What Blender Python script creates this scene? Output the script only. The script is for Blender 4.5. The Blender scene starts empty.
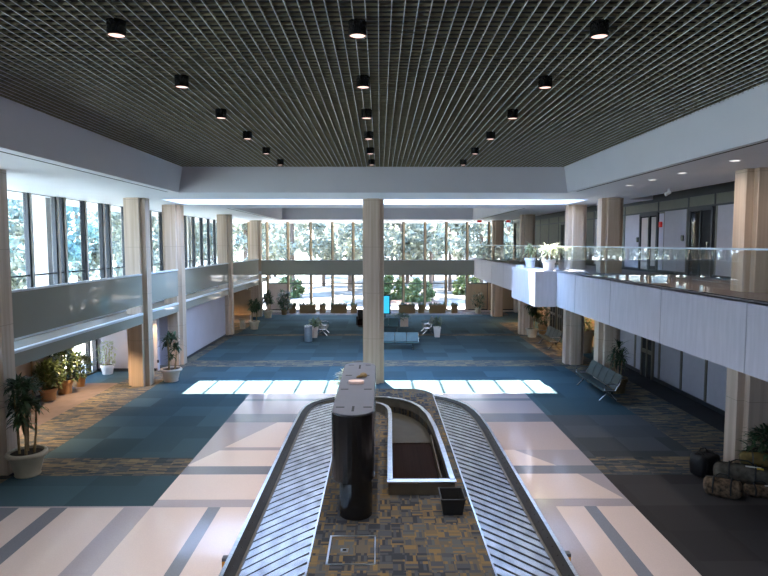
import bpy, math, random
from mathutils import Vector, Matrix
R = math.radians
sc = bpy.context.scene
COL = sc.collection
# ------------------------------------------------------------------ camera, world, sun, exposure
cam_d = bpy.data.cameras.new('camera'); cam = bpy.data.objects.new('camera', cam_d); COL.objects.link(cam)
cam_d.sensor_width = 36; cam_d.lens = 600 / 768 * 36; cam_d.clip_start = .05; cam_d.clip_end = 600
cam.location = (0, 0, 5.3)
cam.rotation_euler = (R(90) - math.atan(44.5 / 600), 0, -math.atan(4 / 600))
sc.camera = cam

w = bpy.data.worlds.new('sky'); sc.world = w; w.use_nodes = True
nt = w.node_tree; nt.nodes.clear()
wo = nt.nodes.new('ShaderNodeOutputWorld'); bg = nt.nodes.new('ShaderNodeBackground')
tc = nt.nodes.new('ShaderNodeTexCoord'); sx = nt.nodes.new('ShaderNodeSeparateXYZ'); rp = nt.nodes.new('ShaderNodeValToRGB')
rp.color_ramp.elements[0].position = 0.0; rp.color_ramp.elements[0].color = (.82, .90, 1.0, 1)
rp.color_ramp.elements[1].position = .7; rp.color_ramp.elements[1].color = (.48, .92, 1.75, 1)
nt.links.new(tc.outputs['Generated'], sx.inputs[0]); nt.links.new(sx.outputs['Z'], rp.inputs[0])
nt.links.new(rp.outputs[0], bg.inputs['Color']); nt.links.new(bg.outputs[0], wo.inputs[0])
bg.inputs['Strength'].default_value = 4.5

sd = bpy.data.lights.new('sun', 'SUN'); sun = bpy.data.objects.new('sun', sd); COL.objects.link(sun)
sd.energy = 24.0; sd.angle = R(.55); sd.color = (1, .95, .86)
sun.rotation_euler = Vector((.08, -.283, -1)).to_track_quat('-Z', 'Y').to_euler()

def portal(loc, rot, sx_, sy_):
    d = bpy.data.lights.new('daylight_portal', 'AREA'); o = bpy.data.objects.new('daylight_portal', d); COL.objects.link(o)
    d.shape = 'RECTANGLE'; d.size = sx_; d.size_y = sy_; d.cycles.is_portal = True
    o.location = loc; o.rotation_euler = rot
portal((-11.9, 19, 4.6), (0, R(-90), 0), 4.6, 54)
portal((-1, 46.9, 3.5), (R(-90), 0, 0), 20, 6.9)
portal((-.2, 24.35, 9.4), (0, 0, 0), 16, 2.9)

sc.view_settings.view_transform = 'Standard'; sc.view_settings.look = 'None'
sc.view_settings.gamma = 1; sc.view_settings.use_curve_mapping = False
sc.view_settings.exposure = 1.78
try:
    sc.cycles.use_denoising = True
    sc.cycles.max_bounces = 10; sc.cycles.diffuse_bounces = 6; sc.cycles.transparent_max_bounces = 24
    sc.cycles.caustics_reflective = False; sc.cycles.caustics_refractive = False
    sc.cycles.sample_clamp_indirect = 6
except Exception: pass
LAMP_W = 7.5        # each ceiling downlight

# ------------------------------------------------------------------ materials
def new_mat(name):
    m = bpy.data.materials.new(name); m.use_nodes = True
    n = m.node_tree; return m, n, n.nodes['Principled BSDF']
def obj_coord(n, scale=(1, 1, 1)):
    g = n.nodes.new('ShaderNodeNewGeometry'); mp = n.nodes.new('ShaderNodeMapping'); mp.inputs['Scale'].default_value = scale
    n.links.new(g.outputs['Position'], mp.inputs['Vector']); return mp.outputs[0]
def tex_coord(n, scale=(1, 1, 1)):
    g = n.nodes.new('ShaderNodeTexCoord'); mp = n.nodes.new('ShaderNodeMapping'); mp.inputs['Scale'].default_value = scale
    n.links.new(g.outputs['Object'], mp.inputs['Vector']); return mp.outputs[0]
def mat(name, c, rough=.6, metal=0., var=.12, scale=(4, 4, 4), spec=.5, emit=None, es=0, bump=0.):
    m, n, b = new_mat(name)
    b.inputs['Roughness'].default_value = rough; b.inputs['Metallic'].default_value = metal
    b.inputs['Specular IOR Level'].default_value = spec
    nz = n.nodes.new('ShaderNodeTexNoise'); nz.inputs['Scale'].default_value = 1; nz.inputs['Detail'].default_value = 5
    n.links.new(tex_coord(n, scale), nz.inputs['Vector'])
    r = n.nodes.new('ShaderNodeValToRGB')
    r.color_ramp.elements[0].position = .3; r.color_ramp.elements[1].position = .7
    r.color_ramp.elements[0].color = (*[x * (1 - var) for x in c], 1); r.color_ramp.elements[1].color = (*[min(1, x * (1 + var)) for x in c], 1)
    n.links.new(nz.outputs['Fac'], r.inputs[0]); n.links.new(r.outputs[0], b.inputs['Base Color'])
    if emit: b.inputs['Emission Color'].default_value = (*emit, 1); b.inputs['Emission Strength'].default_value = es
    if bump:
        bp = n.nodes.new('ShaderNodeBump'); bp.inputs['Strength'].default_value = bump; bp.inputs['Distance'].default_value = .02
        n.links.new(nz.outputs['Fac'], bp.inputs['Height']); n.links.new(bp.outputs[0], b.inputs['Normal'])
    return m
def glass(name, tint, gloss=1.0, rough=0.0):
    m = bpy.data.materials.new(name); m.use_nodes = True; n = m.node_tree; n.nodes.clear()
    o = n.nodes.new('ShaderNodeOutputMaterial'); mx = n.nodes.new('ShaderNodeMixShader')
    t = n.nodes.new('ShaderNodeBsdfTransparent'); t.inputs[0].default_value = (*tint, 1)
    g = n.nodes.new('ShaderNodeBsdfGlossy'); g.inputs['Roughness'].default_value = rough
    ge = n.nodes.new('ShaderNodeNewGeometry'); dt = n.nodes.new('ShaderNodeVectorMath'); dt.operation = 'DOT_PRODUCT'
    n.links.new(ge.outputs['Normal'], dt.inputs[0]); n.links.new(ge.outputs['Incoming'], dt.inputs[1])
    def mth(op, a, b=None):
        q = n.nodes.new('ShaderNodeMath'); q.operation = op
        for i, v in enumerate((a, b)):
            if v is None: continue
            if isinstance(v, (int, float)): q.inputs[i].default_value = v
            else: n.links.new(v, q.inputs[i])
        return q.outputs[0]
    k = mth('SUBTRACT', 1.0, mth('ABSOLUTE', dt.outputs['Value'])); k = mth('POWER', k, 5.0)
    k = mth('MULTIPLY', mth('ADD', mth('MULTIPLY', k, .94), .06), gloss); n.links.new(k, mx.inputs[0])
    n.links.new(t.outputs[0], mx.inputs[1]); n.links.new(g.outputs[0], mx.inputs[2]); n.links.new(mx.outputs[0], o.inputs[0])
    return m
def carpet_tiles(name, c, tile, amp):
    m, n, b = new_mat(name); b.inputs['Roughness'].default_value = .95; b.inputs['Specular IOR Level'].default_value = .15
    v = obj_coord(n, (1 / tile, 1 / tile, 0))
    fl = n.nodes.new('ShaderNodeVectorMath'); fl.operation = 'FLOOR'; n.links.new(v, fl.inputs[0])
    wn = n.nodes.new('ShaderNodeTexWhiteNoise'); wn.noise_dimensions = '3D'; n.links.new(fl.outputs[0], wn.inputs['Vector'])
    nz = n.nodes.new('ShaderNodeTexNoise'); nz.inputs['Scale'].default_value = 40; n.links.new(obj_coord(n, (1, 1, 1)), nz.inputs['Vector'])
    a = n.nodes.new('ShaderNodeMath'); a.operation = 'MULTIPLY_ADD'; a.inputs[1].default_value = .25
    n.links.new(nz.outputs['Fac'], a.inputs[0]); n.links.new(wn.outputs['Value'], a.inputs[2])
    r = n.nodes.new('ShaderNodeValToRGB')
    r.color_ramp.elements[0].color = (*[x * (1 - amp) for x in c], 1); r.color_ramp.elements[1].color = (*[x * (1 + amp) for x in c], 1)
    n.links.new(a.outputs[0], r.inputs[0]); n.links.new(r.outputs[0], b.inputs['Base Color']); return m
def ramp_const(n, stops, bright):
    r = n.nodes.new('ShaderNodeValToRGB'); r.color_ramp.interpolation = 'CONSTANT'; e = r.color_ramp.elements
    e[0].position = 0; e[1].position = stops[1][0]
    e[0].color = (*[x * bright for x in stops[0][1]], 1); e[1].color = (*[x * bright for x in stops[1][1]], 1)
    for p, c in stops[2:]:
        q = e.new(p); q.color = (*[x * bright for x in c], 1)
    return r
def cell_noise(n, v, sx_, sy_, off=0):
    mp = n.nodes.new('ShaderNodeMapping'); mp.inputs['Scale'].default_value = (sx_, sy_, 0); mp.inputs['Location'].default_value = (off, off, 0)
    n.links.new(v, mp.inputs['Vector'])
    fl = n.nodes.new('ShaderNodeVectorMath'); fl.operation = 'FLOOR'; n.links.new(mp.outputs[0], fl.inputs[0])
    wn = n.nodes.new('ShaderNodeTexWhiteNoise'); wn.noise_dimensions = '3D'; n.links.new(fl.outputs[0], wn.inputs['Vector']); return wn.outputs['Value']
def mixf(n, f, a, b):
    mx = n.nodes.new('ShaderNodeMix'); mx.data_type = 'FLOAT'
    for i, q in ((0, f), (2, a), (3, b)):
        if isinstance(q, (int, float)): mx.inputs[i].default_value = q
        else: n.links.new(q, mx.inputs[i])
    return mx.outputs[0]
def weave(name, bright=1.0):
    """deck carpet: basket weave of short stripes, ochre, brown, slate and near black"""
    m, n, b = new_mat(name); b.inputs['Roughness'].default_value = .95; b.inputs['Specular IOR Level'].default_value = .12
    v0 = obj_coord(n, (1, 1, 0))
    h = cell_noise(n, v0, 1 / .19, 1 / .062); w_ = cell_noise(n, v0, 1 / .047, 1 / .25, 7.3)
    ck = n.nodes.new('ShaderNodeMapping'); ck.inputs['Scale'].default_value = (1 / .19, 1 / .25, 0); n.links.new(v0, ck.inputs['Vector'])
    c = n.nodes.new('ShaderNodeTexChecker'); c.inputs['Scale'].default_value = 1; n.links.new(ck.outputs[0], c.inputs['Vector'])
    st = mixf(n, c.outputs['Fac'], h, w_); big = cell_noise(n, v0, 1 / .38, 1 / .5, 3.1)
    fac = mixf(n, .45, st, big)
    r = ramp_const(n, [(0, (.030, .034, .042)), (.30, (.055, .060, .070)), (.45, (.090, .078, .062)), (.56, (.155, .108, .052)), (.66, (.115, .088, .055)), (.76, (.075, .080, .082))], bright)
    n.links.new(fac, r.inputs[0]); n.links.new(r.outputs[0], b.inputs['Base Color']); return m
def dashes(name, bright=1.0):
    """border strip: short broken dashes across the hall, ochre and grey on slate"""
    m, n, b = new_mat(name); b.inputs['Roughness'].default_value = .95; b.inputs['Specular IOR Level'].default_value = .12
    v0 = obj_coord(n, (1, 1, 0))
    a = cell_noise(n, v0, 1 / .42, 1 / .09); c = cell_noise(n, v0, 1 / .23, 1 / .06, 5.7); big = cell_noise(n, v0, 1 / .9, 1 / .45, 2.3)
    nz = n.nodes.new('ShaderNodeTexNoise'); nz.inputs['Scale'].default_value = 9; n.links.new(v0, nz.inputs['Vector'])
    fac = mixf(n, .35, mixf(n, .5, a, c), mixf(n, .5, big, nz.outputs['Fac']))
    r = n.nodes.new('ShaderNodeValToRGB'); e = r.color_ramp.elements
    e[0].position = .28; e[0].color = (*[x * bright for x in (.040, .052, .062)], 1); e[1].position = .74; e[1].color = (*[x * bright for x in (.215, .17, .11)], 1)
    q = e.new(.46); q.color = (*[x * bright for x in (.085, .09, .092)], 1); q = e.new(.56); q.color = (*[x * bright for x in (.135, .11, .078)], 1)
    n.links.new(fac, r.inputs[0]); n.links.new(r.outputs[0], b.inputs['Base Color']); return m
def leafmat(name, c, trans=.35, var=.35):
    m, n, b = new_mat(name)
    oi = n.nodes.new('ShaderNodeTexNoise'); oi.inputs['Scale'].default_value = 2.2; n.links.new(obj_coord(n), oi.inputs['Vector'])
    r = n.nodes.new('ShaderNodeValToRGB'); r.color_ramp.elements[0].position = .3; r.color_ramp.elements[1].position = .7
    r.color_ramp.elements[0].color = (*[x * (1 - var) for x in c], 1); r.color_ramp.elements[1].color = (*[min(1, x * (1 + var)) for x in c], 1)
    n.links.new(oi.outputs['Fac'], r.inputs[0]); n.links.new(r.outputs[0], b.inputs['Base Color'])
    b.inputs['Roughness'].default_value = .45
    if trans:
        t = n.nodes.new('ShaderNodeBsdfTranslucent'); n.links.new(r.outputs[0], t.inputs[0])
        mx = n.nodes.new('ShaderNodeMixShader'); mx.inputs[0].default_value = trans
        n.links.new(b.outputs[0], mx.inputs[1]); n.links.new(t.outputs[0], mx.inputs[2])
        n.links.new(mx.outputs[0], n.nodes['Material Output'].inputs[0])
    return m

M = {}
def column_mat():
    m, n, b = new_mat('travertine'); b.inputs['Roughness'].default_value = .5
    nz = n.nodes.new('ShaderNodeTexNoise'); nz.inputs['Scale'].default_value = 1; nz.inputs['Detail'].default_value = 6
    n.links.new(obj_coord(n, (9, 9, .25)), nz.inputs['Vector'])
    r = n.nodes.new('ShaderNodeValToRGB'); r.color_ramp.elements[0].position = .3; r.color_ramp.elements[1].position = .72
    r.color_ramp.elements[0].color = (.47, .35, .255, 1); r.color_ramp.elements[1].color = (.66, .525, .415, 1)
    n.links.new(nz.outputs['Fac'], r.inputs[0])
    s = n.nodes.new('ShaderNodeSeparateXYZ'); n.links.new(obj_coord(n), s.inputs[0])
    md = n.nodes.new('ShaderNodeMath'); md.operation = 'MODULO'; md.inputs[1].default_value = 1.72; n.links.new(s.outputs['Z'], md.inputs[0])
    lt = n.nodes.new('ShaderNodeMath'); lt.operation = 'LESS_THAN'; lt.inputs[1].default_value = .015; n.links.new(md.outputs[0], lt.inputs[0])
    mx = n.nodes.new('ShaderNodeMix'); mx.data_type = 'RGBA'; n.links.new(lt.outputs[0], mx.inputs[0])
    n.links.new(r.outputs[0], mx.inputs[6]); mx.inputs[7].default_value = (.40, .31, .23, 1)
    n.links.new(mx.outputs[2], b.inputs['Base Color']); return m
M['column'] = column_mat()
M['cove'] = mat('white_plaster', (.66, .65, .70), .7, var=.02, scale=(1, 1, 1))
M['soffit'] = mat('soffit_paint', (.74, .75, .79), .6, var=.02, scale=(1, 1, 1))
M['dark'] = mat('dark_recess', (.012, .012, .013), .8)
M['blade'] = mat('dark_bronze_blade', (.245, .215, .135), .5, var=.15)
M['runner'] = mat('grey_metal_runner', (.68, .71, .76), .4, var=.05)
M['olive'] = mat('olive_gloss_panel', (.34, .33, .28), .04, var=.02, scale=(.6, .6, .6), spec=.1)
M['white_trim'] = mat('white_trim', (.72, .74, .78), .45, var=.03)
M['fascia'] = mat('pale_concrete', (.60, .57, .62), .75, var=.07, scale=(9, 9, 1.2), bump=.15)
M['lilac'] = mat('lilac_wall', (.54, .51, .57), .7, var=.04, scale=(1, 1, 1))
M['beige'] = mat('beige_panel', (.52, .44, .38), .6, var=.05)
M['tan'] = mat('tan_panel', (.46, .34, .22), .6, var=.08, scale=(3, 3, .4))
M['ledge'] = mat('brown_ledge', (.17, .125, .09), .5)
M['greywall'] = mat('olive_wall', (.165, .16, .125), .6, var=.06)
M['greypanel'] = mat('grey_lilac_panel', (.42, .40, .44), .5, var=.04)
M['frame'] = mat('black_bronze_frame', (.022, .024, .028), .35, var=.1)
M['wood'] = mat('tan_mullion_wood', (.50, .36, .23), .5, var=.15, scale=(20, 20, 1))
M['glass'] = glass('blue_tinted_glass', (.55, .63, .70)); M['glassfar'] = glass('grey_tinted_glass', (.64, .66, .66))
M['clear'] = glass('clear_glass', (.98, .96, .94))
M['railglass'] = glass('rail_glass', (.90, .94, .95), 1.2)
M['steel'] = mat('brushed_steel', (.78, .80, .83), .25, 1, var=.12, scale=(2, 14, 14))
M['slat'] = mat('worn_steel_slat', (.60, .61, .64), .27, 1, var=.3, scale=(5, 2.5, 5))
M['darksteel'] = mat('dark_steel', (.022, .021, .020), .4, .2, var=.3)
M['bumper'] = mat('black_bumper', (.014, .013, .012), .55, var=.3, spec=.25)
M['rubber'] = mat('black_rubber', (.012, .012, .012), .6)
M['black'] = mat('gloss_black', (.010, .009, .009), .16, var=.1)
M['greytop'] = mat('grey_laminate', (.085, .088, .105), .5, var=.06)
M['plate'] = mat('dark_olive_plate', (.05, .046, .033), .6, spec=.2)
M['brown'] = mat('dark_brown_belt', (.012, .006, .0045), .8, spec=.08, var=.3, scale=(30, .6, 1))
M['bronze'] = mat('bronze_curb', (.14, .12, .09), .4, .3, var=.15)
M['chrome'] = mat('chrome', (.46, .47, .49), .22, 1, var=.05)
M['vinyl'] = mat('slate_vinyl', (.024, .032, .029), .6, var=.15)
M['tealvinyl'] = mat('teal_vinyl', (.055, .118, .135), .5, var=.12)
M['urn'] = mat('cream_plaster_urn', (.47, .42, .32), .75, var=.1, bump=.1)
M['pinkurn'] = mat('buff_urn', (.62, .50, .42), .7, var=.08)
M['terracotta'] = mat('terracotta', (.52, .29, .13), .75, var=.12)
M['whitepot'] = mat('white_glazed_pot', (.74, .74, .75), .35, var=.03)
M['boxpot'] = mat('brown_wicker_box', (.20, .135, .06), .8, var=.3, scale=(25, 25, 25), bump=.4)
M['soil'] = mat('potting_soil', (.025, .018, .014), .95, var=.4, scale=(30, 30, 30))
M['cane'] = mat('plant_cane', (.30, .21, .10), .7, var=.2, scale=(9, 9, 30))
M['leaf'] = leafmat('dark_green_leaf', (.045, .085, .035), .15)
M['leaf2'] = leafmat('mid_green_leaf', (.10, .14, .05), .2)
M['leafpale'] = leafmat('pale_leaf', (.45, .50, .30), .3, .2)
M['leafwhite'] = leafmat('silvery_leaf', (.68, .72, .55), .3, .15)
M['barkm'] = mat('pine_bark', (.16, .105, .075), .9, var=.4, scale=(6, 6, 1.5), bump=.5)
M['tree'] = leafmat('tree_leaf', (.30, .315, .25), .5, .55)
M['tree2'] = leafmat('tree_leaf_blue', (.20, .31, .28), .5, .5)
M['lawn'] = mat('sunlit_lawn', (.34, .335, .27), .95, var=.4, scale=(.5, .5, .5))
M['needles'] = mat('pine_needle_lawn', (.17, .145, .125), .95, var=.6, scale=(.35, .35, .35))
M['mulch'] = mat('red_mulch', (.22, .12, .08), .95, var=.4, scale=(8, 8, 8))
M['concrete'] = mat('white_precast', (.66, .62, .57), .7, var=.04)
M['cream'] = mat('cream_terrazzo', (.70, .58, .535), .1, var=.05, scale=(45, 45, 45), spec=.6)
M['mauve'] = mat('mauve_terrazzo', (.40, .355, .375), .1, var=.06, scale=(45, 45, 45), spec=.6)
M['slate'] = mat('slate_terrazzo', (.205, .215, .25), .1, var=.08, scale=(45, 45, 45), spec=.6)
M['pinkmauve'] = mat('dusty_pink_terrazzo', (.50, .41, .40), .1, var=.06, scale=(45, 45, 45), spec=.6)
M['carpet'] = carpet_tiles('teal_carpet_tile', (.043, .077, .093), 1.07, .28)
M['weave'] = dashes('patterned_border_carpet', 1.0)
M['deckweave'] = weave('patterned_deck_carpet', 1.0)
M['carpetbrown_shade'] = carpet_tiles('shaded_brown_carpet_tile', (.042, .040, .041), 1.07, .22)  # brown tile, with the shade around the balcony put into its colour
M['carpetgrey'] = carpet_tiles('grey_carpet_tile', (.062, .070, .078), 1.07, .3)
M['brownfloor'] = mat('brown_carpet', (.17, .135, .125), .95, var=.1, scale=(3, 3, 3), spec=.1)
M['lens'] = mat('lamp_lens', (.8, .6, .55), .4, emit=(1, .62, .52), es=.55)
M['lens_w'] = mat('white_lens', (.9, .9, .9), .4, emit=(1, .93, .86), es=.5)
M['screen'] = mat('cyan_screen', (.02, .2, .3), .2, emit=(.05, .62, 1.0), es=.3)
M['red'] = mat('red_plastic', (.55, .02, .015), .4, var=.05, emit=(1, .05, .03), es=.04)
M['orange'] = mat('amber_reflector', (.75, .30, .02), .3, var=.1)
M['duffelblack'] = mat('black_nylon', (.010, .010, .012), .55, var=.4)
M['duffelgrey'] = mat('grey_olive_canvas', (.085, .076, .058), .9, var=.45, scale=(9, 9, 9), bump=.3)
M['duffeltan'] = mat('mustard_canvas', (.15, .098, .024), .85, var=.3, scale=(9, 9, 9), bump=.3)
M['camo'] = mat('brown_camouflage', (.12, .08, .048), .9, var=.85, scale=(13, 13, 13))
M['tag'] = mat('white_tag', (.7, .68, .62), .6)
M['yellow'] = mat('yellow_tag', (.75, .5, .03), .6)
M['pinkcard'] = mat('pale_pink_tray', (.72, .52, .46), .6)
M['brushed'] = mat('silver_blue_metal', (.55, .62, .70), .3, .9, var=.1)

# ------------------------------------------------------------------ mesh builder
class MB:
    def __init__(s): s.v = []; s.f = []; s.m = []
    def add(s, vs, fs, m=0):
        o = len(s.v); s.v += [tuple(p) for p in vs]; s.f += [tuple(o + i for i in q) for q in fs]; s.m += [m] * len(fs); return s
    def box(s, x0, y0, z0, x1, y1, z1, m=0):
        return s.add([(x0, y0, z0), (x1, y0, z0), (x1, y1, z0), (x0, y1, z0), (x0, y0, z1), (x1, y0, z1), (x1, y1, z1), (x0, y1, z1)],
                     [(0, 3, 2, 1), (4, 5, 6, 7), (0, 1, 5, 4), (1, 2, 6, 5), (2, 3, 7, 6), (3, 0, 4, 7)], m)
    def quad(s, a, b, c, d, m=0): return s.add([a, b, c, d], [(0, 1, 2, 3)], m)
    def poly(s, pts, z, m=0): return s.add([(x, y, z) for x, y in pts], [tuple(range(len(pts)))], m)
    def prism(s, pts, z0, z1, m=0, top=None):
        n = len(pts); top = top or pts
        return s.add([(x, y, z0) for x, y in pts] + [(x, y, z1) for x, y in top],
                     [tuple(range(n - 1, -1, -1)), tuple(range(n, 2 * n))] + [(i, (i + 1) % n, n + (i + 1) % n, n + i) for i in range(n)], m)
    def bar(s, a, b, wd, ht, m=0, up=(0, 0, 1)):
        a = Vector(a); b = Vector(b); d = (b - a).normalized(); u = Vector(up)
        if abs(d.dot(u)) > .98: u = Vector((1, 0, 0))
        r = d.cross(u).normalized(); u = r.cross(d)
        c = [(-1, -1), (1, -1), (1, 1), (-1, 1)]
        vs = [a + r * (i * wd / 2) + u * (j * ht / 2) for i, j in c] + [b + r * (i * wd / 2) + u * (j * ht / 2) for i, j in c]
        return s.add(vs, [(3, 2, 1, 0), (4, 5, 6, 7), (0, 1, 5, 4), (1, 2, 6, 5), (2, 3, 7, 6), (3, 0, 4, 7)], m)
    def tube(s, pts, r, m=0, seg=8, cap=True):
        P = [Vector(p) for p in pts]; rings = []; n = len(P)
        rr = r if isinstance(r, (list, tuple)) else [r] * n
        for i, p in enumerate(P):
            d = (P[min(i + 1, n - 1)] - P[max(i - 1, 0)]).normalized()
            u = Vector((0, 0, 1)) if abs(d.z) < .9 else Vector((1, 0, 0))
            a = d.cross(u).normalized(); b = a.cross(d)
            rings.append([p + (a * math.cos(2 * math.pi * k / seg) + b * math.sin(2 * math.pi * k / seg)) * rr[i] for k in range(seg)])
        vs = [q for g in rings for q in g]; fs = []
        for i in range(n - 1):
            for k in range(seg): fs.append((i * seg + k, i * seg + (k + 1) % seg, (i + 1) * seg + (k + 1) % seg, (i + 1) * seg + k))
        if cap: fs += [tuple(range(seg - 1, -1, -1)), tuple((n - 1) * seg + k for k in range(seg))]
        return s.add(vs, fs, m)
    def lathe(s, prof, c=(0, 0, 0), seg=28, m=0, cap=True):
        vs = []; fs = []; n = len(prof)
        for r, z in prof:
            for k in range(seg):
                a = 2 * math.pi * k / seg; vs.append((c[0] + r * math.cos(a), c[1] + r * math.sin(a), c[2] + z))
        for i in range(n - 1):
            for k in range(seg): fs.append((i * seg + k, i * seg + (k + 1) % seg, (i + 1) * seg + (k + 1) % seg, (i + 1) * seg + k))
        if cap: fs += [tuple(range(seg - 1, -1, -1)), tuple((n - 1) * seg + k for k in range(seg))]
        return s.add(vs, fs, m)
    def build(s, name, mats, parent=None, smooth=False, bevel=0, loc=None):
        me = bpy.data.meshes.new(name)
        if loc: s.v = [(x - loc[0], y - loc[1], z - loc[2]) for x, y, z in s.v]
        me.from_pydata(s.v, [], s.f)
        for k in (mats if isinstance(mats, (list, tuple)) else [mats]): me.materials.append(M[k])
        me.polygons.foreach_set('material_index', s.m)
        if smooth: me.polygons.foreach_set('use_smooth', [True] * len(s.f))
        me.update(); o = bpy.data.objects.new(name, me); COL.objects.link(o)
        if loc: o.location = loc
        if parent: o.parent = parent
        if bevel:
            b = o.modifiers.new('bevel', 'BEVEL'); b.width = bevel; b.segments = 2; b.limit_method = 'ANGLE'
        if smooth:
            try: me.set_sharp_from_angle(angle=R(40))
            except Exception: pass
        return o
def tag(o, label, cat, group=None):
    o['label'] = label; o['category'] = cat
    if group: o['group'] = group
    return o
def thing(name, label, cat, loc=(0, 0, 0), rz=0, group=None):
    o = bpy.data.objects.new(name, None); COL.objects.link(o); o.location = loc; o.rotation_euler = (0, 0, rz); o.empty_display_size = .2
    return tag(o, label, cat, group)
def struct(o): o['kind'] = 'structure'; return o
def copy_tree(o, parent=None):
    c = o.copy(); COL.objects.link(c); c.parent = parent
    for ch in list(o.children): copy_tree(ch, c)
    return c
def lamp(name, kind, loc, energy, color, parent=None, **kw):
    d = bpy.data.lights.new(name, kind); o = bpy.data.objects.new(name, d); COL.objects.link(o)
    d.energy = energy; d.color = color; o.location = loc
    for k, v in kw.items(): setattr(d, k, v)
    if parent: o.parent = parent
    return o

ZS = 6.96            # soffit height
GZ = 7.78            # egg crate ceiling
X0, X1 = -11.6, 10.4 # outer faces of the hall
YB, YF = -8.0, 46.5
# ------------------------------------------------------------------ floor
f = MB()
f.quad((-12, YB, 0), (11, YB, 0), (11, YF + .2, 0), (-12, YF + .2, 0), 0)                     # carpet field everywhere
z = .003
def rect(x0, y0, x1, y1, m, dz=0): f.quad((x0, y0, z + dz), (x1, y0, z + dz), (x1, y1, z + dz), (x0, y1, z + dz), m)
CA, WE, CR, MA, SL, PM, BR = range(7)
# terrazzo
rect(-4.6, 11.8, 5.14, 20.95, MA); rect(-12, YB, 5.14, 11.8, CR)
d = .003
rect(-4.6, 17.49, 5.14, 18.38, SL, d); rect(-4.6, 19.9, 5.14, 20.2, SL, d)
rect(-4.6, 13.46, 5.14, 13.97, SL, d); rect(.28, 15.07, 5.14, 17.49, PM, d)
f.poly([(-4.05, 15.30), (.28, 15.30), (.28, 17.49), (-3.05, 17.49)], z + d, CR)
f.poly([(-4.6, 14.05), (-4.55, 13.97), (.28, 13.97), (.28, 15.07), (-4.12, 15.07)], z + d, CR)
rect(-4.6, 12.1, .28, 13.46, CR, d)
f.poly([(.28, 13.97), (4.22, 13.97), (3.45, 15.07), (.28, 15.07)], z + d, CR)
f.poly([(.28, 12.1), (5.08, 12.1), (4.56, 13.46), (.28, 13.46)], z + d, CR)
rect(-12, 11.74, 5.14, 11.8, MA, d)
for xa, xb, m in ((-6.62, -6.28, SL), (-5.15, -4.61, MA), (-3.46, -3.21, SL), (4.12, 4.37, SL), (2.6, 3.55, MA), (-7.75, -7.25, SL), (-9.4, -8.9, MA)):
    rect(xa, YB, xb, 11.74, m, d)
# carpet strips
rect(-9.95, 11.8, -8.4, 40, WE); rect(7.95, 13.4, 9.65, 40, WE)
for ya, yb in ((13.4, 14.55), (25.6, 26.95), (34.2, 34.95)):
    if ya < 20: rect(-8.4, ya, -4.6, yb, WE, d); rect(5.14, ya, 7.95, yb, WE, d)
    else: rect(-8.4, ya, 7.95, yb, WE, d)
rect(-12, 11.8, -9.95, 22.6, BR); rect(-9.5, 44.5, 9.6, 46.4, MA)
rect(5.14, YB, 11, 13.4, 7); rect(9.65, 13.4, 11, 27, 7, -.001); rect(5.14, 14.55, 7.95, 18.2, 8)  # brown zones carry the balcony's shade in their colour
struct(f.build('floor', ['carpet', 'weave', 'cream', 'mauve', 'slate', 'pinkmauve', 'brownfloor', 'carpetbrown_shade', 'carpetgrey']))

# ------------------------------------------------------------------ ceiling: soffits, coves, slot, egg crate
c = MB()
def slab(x0, y0, x1, y1, za=ZS, zb=ZS + .25, m=0): c.box(x0, y0, za, x1, y1, zb, m)
slab(-13.8, YB, -6.56, 22.9); slab(6.14, YB, 9.45, 22.9)                     # sides of the first bay
slab(-6.56, 19.80, 6.14, 22.88)
slab(-13.8, 22.9, -8.27, 25.8); slab(7.92, 22.9, 11, 25.8)                     # ends of the slot
slab(-13.8, 25.82, -6.97, 49); slab(6.62, 25.82, 9.45, 49); slab(-6.97, 25.82, 6.62, 28.33); slab(-6.97, 42.02, 6.62, 49)
slab(9.45, YB, 11, 22.9, ZS + .2, ZS + .4, 1); slab(9.45, 25.8, 11, 49, ZS + .2, ZS + .4, 1)   # dark gap along the rooms on the right
for (x, ya, yb) in ((-6.86, YB, 19.6), (6.30, YB, 19.3), (-7.2, 28.5, 44), (6.85, 28.5, 44)): c.box(x - .025, ya, ZS - .004, x + .025, yb, ZS + .01, 1)
struct(c.build('ceiling', ['soffit', 'dark']))
c = MB()                                                                     # roof deck above, keeps the sky out
c.box(-13.8, YB, 8.75, 11.2, 22.86, 9.0); c.box(-13.8, 25.84, 8.75, 11.2, 49, 9.0)
c.box(-13.8, 22.86, 8.75, -8.29, 25.84, 9.0); c.box(7.94, 22.86, 8.75, 11.2, 25.84, 9.0)
c.box(-13.8, YB, 7.2, -13.6, 49, 9.0); c.box(11, YB, 7.0, 11.2, 49, 9.0); c.box(-13.8, 48.8, 7.2, 11.2, 49, 9); c.box(-13.8, YB - .2, 7.2, 11.2, YB, 9)
struct(c.build('ceiling_roof', 'dark'))
c = MB()                                                                     # cove of the main bay
zt = GZ + .02
c.quad((-6.56, YB, ZS), (-6.41, YB, zt), (-6.41, 19.78, zt), (-6.56, 19.78, ZS))
c.quad((6.14, YB, ZS), (6.14, 19.78, ZS), (6.01, 19.78, zt), (6.01, YB, zt))
c.quad((-6.56, 19.78, ZS), (-6.41, 19.78, zt), (6.01, 19.78, zt), (6.14, 19.78, ZS))
struct(c.build('trim_cove', 'cove'))
c = MB()                                                                     # second recess behind the slot
z2 = 8.3
A = [(-6.95, 28.35), (6.6, 28.35), (6.45, 42), (-6.8, 42)]
for i in range(4):
    a, b = A[i], A[(i + 1) % 4]; c.quad((*a, ZS), (*b, ZS), (*b, z2), (*a, z2))
c.poly(A, z2)
struct(c.build('trim_recess', 'cove'))
c = MB()                                                                     # well of the roof slot, with added unseen blocking pieces on top
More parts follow.
